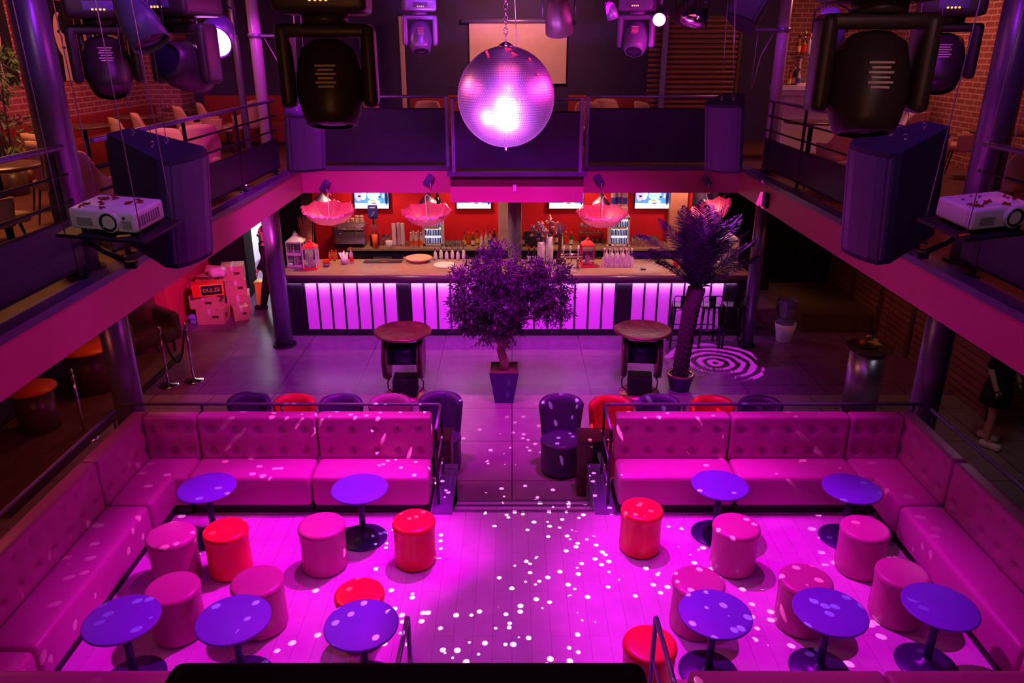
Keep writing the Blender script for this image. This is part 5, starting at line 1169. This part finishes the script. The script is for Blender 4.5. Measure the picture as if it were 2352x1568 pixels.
B().box((-w/2-.04, 0, 1.15), (.09, .08, 2.3)).ob('frame_post', 'mauve', t); B().box((w/2+.03, 0, 1.15), (.05, .06, 2.3)).ob('frame_post', 'wood', t); B().box((0, .04, 1.15), (w, .02, 2.3)).ob('backing', 'wood', t)
b = B()
for k in range(22): b.rbx((-w/2-.20, .05, .1+k*.09), (.24, .03, .05), .012, (2, 1, 1), rot=(.3, 0, 0))
b.ob('side_slats', pm('warm_lacquer_slats', (.3, .12, .08)), t)
def bench(x0, x1, y, label, rz=0, back=1):
    t = thing('upholstered_bench', label, 'bench', ((x0+x1)/2, y, UZ), rz); w = x1-x0
    B().rbx((0, .1, .25), (w, .5, .4), .04, (6, 2, 2)).ob('seat', 'benchred', t); B().rbx((0, .32, .65), (w, .1, .5), .03, (6, 1, 2)).ob('backrest', 'benchred', t); B().box((0, .1, .025), (w-.1, .4, .05)).ob('plinth', 'plinth', t)
bench(-2.0, -.9, 15.2, 'crimson wall bench upstairs left of the mirror ball'); bench(1.1, 2.75, 15.2, 'crimson wall bench upstairs right of the mirror ball')
bench(-6.0, -3.1, 15.2, 'crimson wall bench at the far left of the rear wall upstairs')
t = thing('upholstered_bench', 'long crimson bench along the left brick wall', 'bench', (-6.62, 12.75, UZ), PI/2); B().rbx((0, 0, .25), (4.7, .5, .4), .04, (6, 2, 2)).ob('seat', 'benchred', t); B().rbx((0, .2, .6), (4.7, .1, .32), .03, (6, 1, 2)).ob('backrest', 'benchred', t); B().box((0, 0, .025), (4.6, .4, .05)).ob('plinth', 'plinth', t)
SH = None
def shell(x, y, rz, label, mt='beige', g='upholstered shell chairs on the upper floor'):
    global SH
    if SH: return dup(SH, (x, y, UZ), rz, label)
    t = SH = thing('shell_armchair', label, 'chair', (x, y, UZ), rz, g)
    B().rbx((0, -.02, .43), (.48, .48, .09), .04, (4, 4, 1)).ob('seat', mt, t)
    b = B(); n = 26; G = []
    for j in range(9):
        v = j/8; row = []
        for i in range(n+1):
            u = (i/n-.5)*2; a = PI/2+u*1.95; k_ = min(1, max(0, (abs(u)-.36)/.34)); k_ = k_*k_*(3-2*k_); top = .85-.02*(u/.4)**2*(1-k_)-.26*k_
            r = .25+.04*v; row.append((math.cos(a)*r, math.sin(a)*r*.95, .38+(top-.38+.03)*v, a))
        G.append(row)
    vo = [[b.bm.verts.new((x_, y_, z_)) for x_, y_, z_, a in row] for row in G]; vi = [[b.bm.verts.new((x_-math.cos(a)*.035, y_-math.sin(a)*.035, z_)) for x_, y_, z_, a in row] for row in G]
    for g_ in (vo, vi):
        for j in range(8):
            for i in range(n): b._f([g_[j][i], g_[j][i+1], g_[j+1][i+1], g_[j+1][i]], True)
    for i in range(n): b._f([vo[8][i], vo[8][i+1], vi[8][i+1], vi[8][i]], True); b._f([vo[0][i], vo[0][i+1], vi[0][i+1], vi[0][i]], True)
    for j in range(8): b._f([vo[j][0], vo[j+1][0], vi[j+1][0], vi[j][0]], True); b._f([vo[j][n], vo[j+1][n], vi[j+1][n], vi[j][n]], True)
    b.ob('backrest', mt, t)
    for sx in (-1, 1):
        for sy in (-1, 1): B().tube([(sx*.17, sy*.17, .4), (sx*.23, sy*.23, 0)], .013, 8, .009).ob('leg', 'blacksteel', t)
    return t
def rtable(x, y, label, r=.4, h=.74, g='round tables on the upper floor', key={}):
    if r in key: return dup(key[r], (x, y, UZ), 0, label)
    t = key[r] = thing('round_table', label, 'table', (x, y, UZ), 0, g); B().lathe([(0, h-.03), (r-.01, h-.03), (r, h-.015), (r-.01, h), (0, h)], n=36).ob('tabletop', 'wood', t); B().cyl((0, 0, .02), (0, 0, h-.02), .035, n=14).ob('column', 'blacksteel', t); B().lathe([(0, 0), (.24, 0), (.23, .015), (.04, .04), (0, .04)], n=28).ob('base', 'blacksteel', t); return t
CH_ = [(-3.98, 9.85, -2.6, 'pink-lit shell chair behind the left railing near the slim column'), (-4.0, 8.95, .4, 'pink-lit shell chair, nearer of the pair behind the left railing by the slim column'),
 (-5.2, 10.75, 2.2, 'shell chair in the left upstairs row, nearest to the thick column'), (-5.25, 11.5, 2.0, 'shell chair upstairs left, second from the thick column'), (-5.3, 13.05, 2.2, 'shell chair upstairs left before the brick wall, middle'), (-5.2, 13.8, 2.0, 'shell chair upstairs left, beside the middle one'), (-4.9, 14.45, -1.8, 'small distant shell chair upstairs left near the far table'),
 (-5.2, 8.8, 2.6, 'violet-lit shell chair at the left edge of the photo, rearmost'), (-4.7, 8.05, 2.6, 'warm-lit shell chair at left edge beside the thick column'), (-4.35, 6.2, 2.8, 'orange-lit shell chair at left edge, nearest'), (-4.0, 7.4, 2.6, 'shell chair half hidden behind the left speaker')]
for x, y, rz, lb in CH_: shell(x, y, rz, lb)
for x, y, rz, lb in ((-2.35, 14.0, 2.4, 'shell chair seen edge on behind the rear railing, left'), (-1.5, 14.0, .1, 'crimson-lit shell chair back behind the rear railing left of the mirror ball'), (1.35, 13.7, .1, 'shell chair behind the rear railing right of the mirror ball'), (1.75, 14.5, .1, 'shell chair by the bench right of the mirror ball'), (2.45, 14.1, 2, 'shell chair behind the rear railing, farther right')):
    shell(x, y, rz, lb)
for x, y, rz, lb in ((4.25, 9.3, -2.4, 'shell chair behind the right railing beside the near moving head'), (4.3, 8.2, -2.2, 'shell chair behind the right railing, left of the large speaker'), (5.9, 11.75, -2.6, 'shell chair behind the right moving head before the bricks'), (6.5, 11.15, -2.2, 'shell chair at right under the bricks beside the thick column'), (4.2, 10.1, -2.6, 'shell chair behind the right railing near the slim column'), (5.13, 7.97, -2.6, 'orange-lit shell chair at the right edge of the photo')):
    shell(x, y, rz, lb)
for x, y, lb in ((-6.0, 11.0, 'round table upstairs left beside the thick column'), (-6.0, 12.6, 'round table upstairs left before the bricks'), (-5.9, 14.3, 'round table upstairs at far left by the rear bench'), (-6.25, 8.7, 'round table at the left edge of the photo, rear one'), (-4.8, 7.15, 'round table at the left edge of the photo, nearer one')): rtable(x, y, lb)
for x, y, lb in ((4.45, 11.7, 'olive-lit round table upstairs right before the white counter'), (5.0, 10.6, 'round table behind the right railing beside the large speaker'), (6.4, 10.2, 'round table upstairs at right before the bricks')): rtable(x, y, lb)
# small white cups on tables
# upstairs right counter with shelf and bottles
q0 = onY(1795, 187, 12.6); q1 = onY(2145, 190, 12.6); cx = (q0.x+q1.x)/2; w = q1.x-q0.x; CY = 12.85
t = thing('white_counter', 'white moulded counter upstairs at right', 'counter', (cx, CY, UZ)); B().box((0, .1, .58), (w-.3, .3, 1.16)).ob('body', 'whitepaint', t); B().box((0, .06, 1.09), (w-.1, .42, .08)).ob('moulding', 'whitepaint', t); B().box((0, .04, 1.165), (w, .5, .07)).ob('worktop', 'whitepaint', t); b = B(); b.prism([(0, 0), (.18, 0), (.18, .5)], -.2, .2, c=(w/2-.35, 0, .5), rot=(PI/2, 0, 0)); b.ob('corbel', 'whitepaint', t)
wt = UZ+1.2005
t = thing('framed_stand', 'small white-framed glass case on the upstairs counter', 'case', (onY(1850, 187, CY).x, CY, wt)); W2, H2 = .30, .42
b = B(); [b.box(c, d) for c, d in (((-W2/2, 0, H2/2), (.03, .2, H2)), ((W2/2, 0, H2/2), (.03, .2, H2)), ((0, 0, H2), (W2+.03, .2, .03)), ((0, 0, .015), (W2, .2, .03)))]; b.ob('frame', 'cream', t); B().box((0, .03, H2/2), (W2-.03, .01, H2-.04)).ob('pane', 'glass', t); B().box((-.05, 0, H2+.03), (W2+.14, .24, .015)).ob('top_shelf', 'wood', t)
for i in range(9): bottle('k%d' % (i*2 % 7), (onY(1850, 187, CY).x-.2+.042*i, CY+(i % 2)*.09-.05, wt+H2+.038), names['k%d' % (i*2 % 7)]+' standing on the framed case upstairs right', 'bottles on the upstairs glass case')
for i in range(6): bottle('k%d' % (i*3 % 7), (onY(1808+i*5, 187, CY).x, CY-.1+(i % 2)*.09, wt), names['k%d' % (i*3 % 7)]+' at the left end of the upstairs counter', 'bottles at the left end of the upstairs counter').scale = (.8, .8, .8)
q = onY(2100, 160, CY); t = thing('counter_box', 'pale box standing on the upstairs counter beyond the right moving head', 'box', (q.x, CY+.05, wt)); B().rbx((0, 0, .16), (.3, .26, .32), .02, (2, 2, 2)).ob('body', 'mauve', t); B().rbx((0, 0, .33), (.31, .27, .02), .006, (1, 1, 1)).ob('lid', 'whitepaint', t)
for i in range(2): cupthing(q.x-.07+.13*i, CY+.05, wt+.3405, .05, .12, 'whitepaint', 'counter_tub', ('left' if i == 0 else 'right')+' white tub on the pale box upstairs', 'tub')
t = tag(B().rbx((0, 0, .06), (.2, .14, .12), .05, (3, 3, 3), disp=lambda p: Vector((p.x*(1-.6*max(0, p.z+.06)/.2), p.y, p.z))).ob('paper_bag', 'whitepaint', loc=(q.x+.2, CY-.1, wt)), 'crumpled white bag on the right end of the upstairs counter', 'bag')
t = thing('wall_picture', 'greenish picture on the brick wall beyond the right moving head', 'picture', (onY(2125, 125, 15.6).x, 15.76, onY(2125, 130, 15.7).z)); B().box((0, 0, 0), (.5, .03, .6)).ob('frame', 'wood', t); B().box((0, -.018, 0), (.44, .005, .54)).ob('print', 'steel', t)
sbox('wall_right', 5.3, WR, WB-.06, WB, 3.15, 6.6, brickmat('red_bricks_back', (.42, .14, .08), (.3, .09, .06), (.6, .38, .3), .24, .085, .010, .85, .5, (PI/2, 0, 0)))
# posters: plain generic portraits and colour panels over the left brick wall
rq = random.Random(8); PC = ['cream', 'redlab', 'yellow', 'bluelab', 'black', 'orange', 'stoolpink', 'white']
def poster(y, z, w, h, label, k):
    t = thing('wall_poster', label, 'poster', (WL+.065, y, z), PI/2, 'dark posters on the left brick wall'); B().box((0, 0, 0), (w, .02, h)).ob('board', 'black', t)
    b = B(); yy = -.0115
    if k % 2 == 0:
        b.mi = 0; b.ell((-.02*w, yy, .08*h), w*.24, h*.28); b.quad((-.16*w, yy-.0004, -.5*h), (.12*w, yy-.0004, -.5*h), (.06*w, yy-.0004, -.1*h), (-.1*w, yy-.0004, -.1*h)); b.mi = 4
        b.ell((-.1*w, yy-.001, .12*h), w*.05, h*.02); b.ell((.06*w, yy-.001, .12*h), w*.05, h*.02); b.ell((-.02*w, yy-.001, -.08*h), w*.07, h*.02); b.ell((.12*w, yy-.001, .22*h), w*.18, h*.14); b.ell((-.02*w, yy-.0012, .03*h), w*.015, h*.05)
    else:
        for i in range(5):
            b.mi = rq.choice([0, 1, 2, 3, 5, 6]); x0 = -.45*w+.19*w*i; z0 = rq.uniform(-.45, 0)*h; b.quad((x0, yy, z0), (x0+.13*w, yy, z0), (x0+.13*w, yy, z0+rq.uniform(.2, .5)*h), (x0, yy, z0+.3*h)); b.ell((x0+.06*w, yy-.001, z0+.42*h), .05*w, .06*h)
    for f in b.bm.faces: f.smooth = False
    b.ob('print', PC, t, fix=False)
for k, (y, w, lb) in enumerate(((10.9, .8, 'dark poster with a pale laughing face, leftmost behind the bamboo'), (11.75, .75, 'dark patchwork poster beside the laughing face'), (12.6, .8, 'dark poster with pale portrait beside the thick column'), (13.4, .7, 'dark patchwork poster, second from the right'), (14.2, .75, 'dark poster with a pale long face, second from right'))): poster(y, 5.0, w, 1.15, lb, k)
poster(14.9, 4.95, .5, 1.05, 'small bright patchwork poster at the right end of the row', 1)
# bamboo plant
q = onZ(45, 330, UZ); t = thing('potted_bamboo', 'tall bamboo plant at the left edge before the brick wall', 'plant', (-6.35, 9.75, UZ)); B().lathe([(0, 0), (.16, 0), (.2, .3), (.18, .3), (.15, .03), (0, .28)], n=28).ob('pot', 'wood', t)
b = B()
for k in range(6): b.tube([(.05*math.cos(k), .05*math.sin(k), .2), (.1*math.cos(k), .1*math.sin(k), 1.0), (.22*math.cos(k*1.3), .2*math.sin(k*1.3), 1.9)], .012, 6, .005)
b.ob('stems', 'palm', t); leafcloud('foliage', [((0, 0, 1.5), (.42, .4, .5), 1), ((.1, 0, .8), (.3, .3, .35), .3)], 900, t, pm('bamboo_leaf', (.16, .3, .1), .5), (.09, .15), random.Random(2))
t = thing('stage_monitor', 'black box on the upper floor at the left edge beneath the bamboo', 'box', (-5.5, 7.2, UZ)); B().rbx((0, 0, .3), (.5, .4, .6), .02, (1, 1, 1)).ob('body', 'black', t); B().rbx((.255, 0, .3), (.01, .34, .5), .004, (1, 1, 1)).ob('grille', 'grille', t)
# red lit uplight on the left balcony floor edge
q = onZ(535, 432, 3.17); t = thing('floor_uplight', 'small lit uplight on the left balcony edge by the slim column', 'lamp', (ML-.25, q.y, 3.1505)); B().rbx((0, 0, .03), (.16, .1, .05), .01, (1, 1, 1)).ob('housing', 'mauve', t); B().box((0, 0, .058), (.12, .07, .004)).ob('lens', 'floorlight', t)
light('SPOT', 'uplight_beam', (ML-.25, q.y, 3.23), 12, (.9, .1, 1), (ML-.4, q.y+.15, 4.2), .03, 70, .5)
# thing on the front fascia
q = onY(1182, 432, 11.55); tag(B().rbx((0, 0, 0), (.05, .012, .1), .004, (1, 1, 1)).ob('wall_switch', 'white', loc=(q.x, 11.543, q.z)), 'small white switch box on the central pink fascia', 'switch')
q = onX(1763, 460, MR); t = tag(B().rbx((0, 0, 0), (.05, .18, .2), .01, (1, 1, 1)).ob('fascia_speaker', 'black', loc=(MR-.03, q.y, q.z)), 'small black box speaker on the right fascia', 'speaker')
# ------------------------------------------------------------------ boxes by the left wall
def carton(x, y, z, w, d, h, rz, label, mt='card', open_=False, marks=True):
    t = thing('cardboard_box', label, 'box', (x, y, z), rz, 'cardboard boxes heaped by the crimson wall'); b = B(); b.box((0, 0, h/2), (w, d, h)); b.ob('body', mt, t)
    b = B(); b.box((0, 0, h+.001), (.05, d, .002)); b.box((0, -d/2-.001, h*.85), (.05, .002, h*.3)); b.ob('tape', 'whitepaint', t)
    if marks: b = B(); b.box((w*.2, -d/2-.001, h*.5), (w*.25, .002, h*.18)); b.box((w/2+.001, 0, h*.5), (.002, d*.3, h*.25)); b.ob('print', 'wood', t)
    if open_: B().box((0, d/2+.08, h+.05), (w, .006, .2), (-.9, 0, 0)).ob('flap', mt, t); B().box((0, -d/2-.08, h+.02), (w, .006, .2), (1.1, 0, 0)).ob('flap', mt, t)
q = onZ(490, 742, 0); ax, ay = q.x, q.y
carton(ax-.02, ay+.1, 0, .5, .36, .3, .05, 'cardboard box on the floor at the near end of the heap'); carton(ax-.1, ay+.12, .3005, .52, .38, .26, -.05, 'cardboard box in the middle of the near stack'); 
carton(ax+.42, ay+.32, 0, .28, .34, .26, .5, 'small leaning cardboard box on the floor in front of the heap'); carton(ax+.25, ay+.8, 0, .42, .5, .36, .3, 'large cardboard box at the base of the far stack')
carton(ax+.22, ay+.81, .3605, .4, .44, .3, .35, 'cardboard box in the middle of the far stack'); carton(ax+.2, ay+.82, .6605, .42, .4, .28, .25, 'tan cardboard box on top of the far stack'); carton(ax-.26, ay+.64, 0, .44, .4, .5, .1, 'cardboard box hidden at the back between the two stacks')
carton(ax-.24, ay+.66, .5005, .38, .3, .26, -.2, 'open flapped cardboard box leaning on the crimson wall', open_=True)
t = thing('poly_bag', 'lilac plastic sack lying between the box stacks', 'bag', (ax+.02, ay+.5, .72+.045)); B().rbx((0, 0, .1), (.34, .2, .2), .09, (5, 4, 3), disp=lambda p: p*(1+.12*math.sin(p.x*31)*math.cos(p.y*40))).ob('sack', 'whitepaint', t)
t = thing('printed_carton', 'red carton with a black oval logo lying on the near stack', 'box', (ax-.02, ay+.05, .5615), .35, rot=(0, 0, .35)); B().box((0, 0, .12), (.56, .28, .24)).ob('body', 'redlab', t)
b = B(); b.rbx((.06, -.145, .12), (.4, .012, .21), .005, (2, 1, 2)); b.ob('logo_border', 'yellow', t); b = B(); b.rbx((.06, -.149, .12), (.37, .012, .18), .005, (2, 1, 2)); b.ob('logo_field', 'black', t)
def text(s, size, parent, loc, rot, mt, name='lettering', ext=.002):
    c = bpy.data.curves.new(name, 'FONT'); c.body = s; c.size = size; c.extrude = ext; c.align_x = 'CENTER'; c.align_y = 'CENTER'
    o = bpy.data.objects.new(name, c); dg = bpy.context.evaluated_depsgraph_get(); C.objects.link(o); dg.update(); me = bpy.data.meshes.new_from_object(o.evaluated_get(dg)); bpy.data.objects.remove(o)
    o = bpy.data.objects.new(name, me); C.objects.link(o); me.materials.append(M[mt]); o.parent = parent; o.location = loc; o.rotation_euler = rot; return o
text('DULZE', .098, t, (.06, -.158, .12), (PI/2, 0, 0), 'yellow')
t = thing('yellow_crate', 'yellow crate at the doorway side of the box heap', 'crate', (ax+.6, ay+1.1, 0)); B().rbx((0, 0, .25), (.14, .24, .5), .01, (1, 1, 1)).ob('body', 'yellow', t); B().rbx((0, 0, .51), (.17, .27, .03), .01, (1, 1, 1)).ob('rim', 'yellow', t)
t = tag(B().rbx((0, 0, .1), (.16, .16, .2), .07, (4, 4, 4), disp=lambda p: p*(1+.15*math.sin(p.z*50))).ob('plastic_wrap', pm('blue_film', (.25, .25, .9), .2), loc=(ax-.37, ay+.0, 0)), 'crumpled blue plastic wrap at the foot of the near box stack', 'plastic wrap')
# ------------------------------------------------------------------ dark furniture below the left balcony
t = thing('high_table', 'dark high table with dishes in the kitchen doorway', 'table', (-5.4, 17.4, 0)); B().box((0, 0, .9), (.9, .6, .05)).ob('tabletop', 'black', t)
for sx in (-1, 1):
    for sy in (-1, 1): B().box((sx*.4, sy*.25, .44), (.05, .05, .88)).ob('leg', 'black', t)
for k in range(2): tag(B().lathe([(0, 0), (.08, 0), (.16, .06), (.15, .06), (.07, .01), (0, .01)], n=28).ob('dish', 'stoolred' if k else 'white', loc=(-5.6+.38*k, 17.3, .9255)), ('red-rimmed' if k else 'white')+' dish on the kitchen doorway table', 'dish')
def drumtable(px, py, z, r, label):
    q = Vector((-6.36, 9.15, 0)) if py > 850 else Vector((-6.3, 10.45, 0)); t = thing('orange_top_table', label, 'table', (q.x, q.y, 0), 0, 'orange-topped drum tables under the left balcony'); B().cyl((0, 0, 0), (0, 0, z-.03), r*.82, r*.8, 32).ob('drum', 'wood', t); B().lathe([(0, z-.03), (r, z-.03), (r, z), (0, z)], n=36).ob('tabletop', 'orange', t)
drumtable(82, 887, .72, .3, 'orange-topped drum table at left edge, nearer one'); drumtable(215, 810, .8, .42, 'orange-topped drum table behind the left column')
sbox('trim_15', -6.9, -5.6, 7.2, 11.9, 0, .12, carpet)
t = thing('armchair', 'dark round-backed armchair under the left balcony beside the crimson wall', 'chair', (-6.3, 12.2, 0), .9); B().rbx((0, 0, .32), (.8, .8, .28), .08, (4, 4, 2)).ob('seat', 'wood', t); B().rbx((0, .36, .65), (.86, .2, .7), .09, (4, 2, 4)).ob('backrest', 'wood', t)
for s in (-1, 1): B().rbx((s*.4, 0, .45), (.16, .8, .5), .07, (2, 4, 3)).ob('armrest', 'wood', t)
for s in (-1, 1):
    for u in (-1, 1): B().cyl((s*.32, u*.32, 0), (s*.32, u*.32, .2), .025, n=10).ob('leg', 'black', t)
# panelled right lower wall
pan = brickmat('panel_boards', (.3, .12, .07), (.24, .09, .06), (.06, .03, .02), 1.6, .11, .008, .6, .5, RX, off=0)
sbox('trim_16', 6.7, WR+.001, 9.5, 15.4, 0, 2.9, pan)
for k in range(6): sbox('trim_17', 6.66, 6.71, 9.6+1.15*k, 9.7+1.15*k, 0, 2.9, 'wood')
sbox('trim_18', 5.35, 6.6, 13.2, 15.2, 0, .35, 'wood')
# ------------------------------------------------------------------ people
def body(name, joints, edges, radii, parent, mt, sub=2):
    me = bpy.data.meshes.new(name); me.from_pydata([Vector(j) for j in joints], edges, []); o = bpy.data.objects.new(name, me); C.objects.link(o)
    s = o.modifiers.new('skin', 'SKIN'); s.use_smooth_shade = True
    for i, r in enumerate(radii): me.skin_vertices[0].data[i].radius = r if isinstance(r, tuple) else (r, r); me.skin_vertices[0].data[i].use_root = (i == 0)
    u = o.modifiers.new('sub', 'SUBSURF'); u.levels = sub; u.render_levels = sub; me.materials.append(M[mt]); o.parent = parent; return o
def person(x, y, rz, label, skirt, stride, H=1.72):
    t = thing('person', label, 'person', (x, y, 0), rz); s = H/1.72; st = stride
    J = [(0, 0, .95), (0, .0, 1.15), (0, .01, 1.36), (0, .0, 1.46), (0, -.01, 1.56), (0, -.015, 1.64),
         (-.09, 0, .9), (-.10, -.03-st*.4, .5), (-.10, -st, .09), (-.10, -st-.13, .035), (.09, 0, .9), (.10, -.03+st*.25, .5), (.10, st*1.1, .1+st*.12), (.10, st*1.1-.12, .035+st*.04),
         (-.18, .01, 1.38), (-.23, .05, 1.12), (-.22, -.05, .9), (-.22, -.09, .83), (.18, .01, 1.38), (.23, -.0, 1.12), (.22, -.12, .93), (.22, -.16, .86)]
    E = [(0, 1), (1, 2), (2, 3), (3, 4), (4, 5), (0, 6), (6, 7), (7, 8), (8, 9), (0, 10), (10, 11), (11, 12), (12, 13), (2, 14), (14, 15), (15, 16), (16, 17), (2, 18), (18, 19), (19, 20), (20, 21)]
    Rr = [(.15, .11), (.125, .095), (.14, .1), .055, .085, .08, .085, .058, .036, .03, .085, .058, .036, .03, .055, .042, .03, .035, .055, .042, .03, .035]
    body('body', [tuple(c*s for c in j) for j in J], E, Rr, t, 'skin' if skirt else 'skin')
    for sx, hx, hy, hz in ((-1, -.22, -.09, .83), (1, .22, -.16, .86)):
        for k in range(4): B().tube([(hx+(k-1.5)*.017, hy, hz-.01), (hx+(k-1.5)*.019, hy-.012, hz-.055+.006*abs(k-1.5)), (hx+(k-1.5)*.018, hy-.004, hz-.09+.008*abs(k-1.5))], .008, 6, .006).ob('finger', 'skin', t)
        B().tube([(hx-sx*.03, hy, hz+.0), (hx-sx*.045, hy-.03, hz-.03), (hx-sx*.04, hy-.04, hz-.05)], .009, 6, .007).ob('thumb', 'skin', t)
    hc = (0, -.02*s, 1.61*s)
    B().sph(hc, .098*s, 20, (.82, .95, 1.12)).ob('head', 'skin', t)
    b = B(); b.sph((0, .0+.015, 1.635*s), .104*s, 20, (.9, .95, 1.08)); bmesh.ops.delete(b.bm, geom=[v for v in b.bm.verts if v.co.y < -.055 and v.co.z < 1.68*s], context='VERTS'); b.ob('hair', 'cloth', t)
    b = B(); [b.sph((sx*.032, -.105, 1.62*s), .012, 8) for sx in (-1, 1)]; b.ob('eyes', 'white', t); b = B(); b.sph((0, -.118, 1.59*s), .014, 8, (.8, 1, 1.5)); b.ob('nose', 'skin', t); b = B(); b.sph((0, -.108, 1.555*s), .02, 8, (1.1, .4, .35)); b.ob('mouth', 'stoolred', t); b = B(); [b.sph((sx*.082, -.01, 1.61*s), .02, 8, (.4, .8, 1.3)) for sx in (-1, 1)]; b.ob('ears', 'skin', t)
    B().lathe([(.10, 1.45*s), (.16, 1.4*s), (.165, 1.25*s), (.135, 1.1*s), (.165, .92*s), (.175, .86*s), (.16, .86*s)], n=28, sc=(1.1, .8)).ob('top', 'cloth', t)
    for sx, P in ((-1, J[14:17]), (1, J[18:21])): B().tube([tuple(c*s for c in q) for q in P[:2 if skirt else 3]], .062, 12, .045).ob('sleeve', 'cloth', t)
    if skirt: B().lathe([(.15, .95*s), (.19, .8*s), (.21, .6*s), (.2, .6*s)], n=28, sc=(1, .85)).ob('skirt', 'cloth', t)
    else:
        for q in (J[6:9], J[10:13]): B().tube([tuple(c*s for c in k) for k in ((q[0][0], 0, .93), q[1], q[2])], .105, 14, .065).ob('trouser_leg', 'cloth', t)
    for q in (J[8], J[12]): B().rbx((q[0]*s, q[1]*s-.05, max(.045, q[2]*s-.045)), (.095, .27, .085), .035, (2, 4, 2)).ob('shoe', 'black' if not skirt else 'white', t)
    return t
q = onZ(618, 725, 0); person(q.x+.0, q.y+.3, PI/2+PI, 'person in black clothes striding past the kitchen doorway, half hidden by the bar column', False, .22)
q = onZ(2262, 1025, 0); person(q.x+.05, q.y+.1, .6, 'person in short black dress standing under the right balcony, only legs clearly seen', True, .06)
t = thing('high_bar_table', 'dark high table at the right edge under the balcony', 'table', (6.62, 8.1, 0)); B().lathe([(0, 1.0), (.3, 1.0), (.3, 1.03), (0, 1.03)], n=32).ob('tabletop', 'wood', t); B().cyl((0, 0, 0), (0, 0, 1.0), .04, n=14).ob('column', 'blacksteel', t); B().cyl((0, 0, 0), (0, 0, .02), .22, n=28).ob('base', 'blacksteel', t)
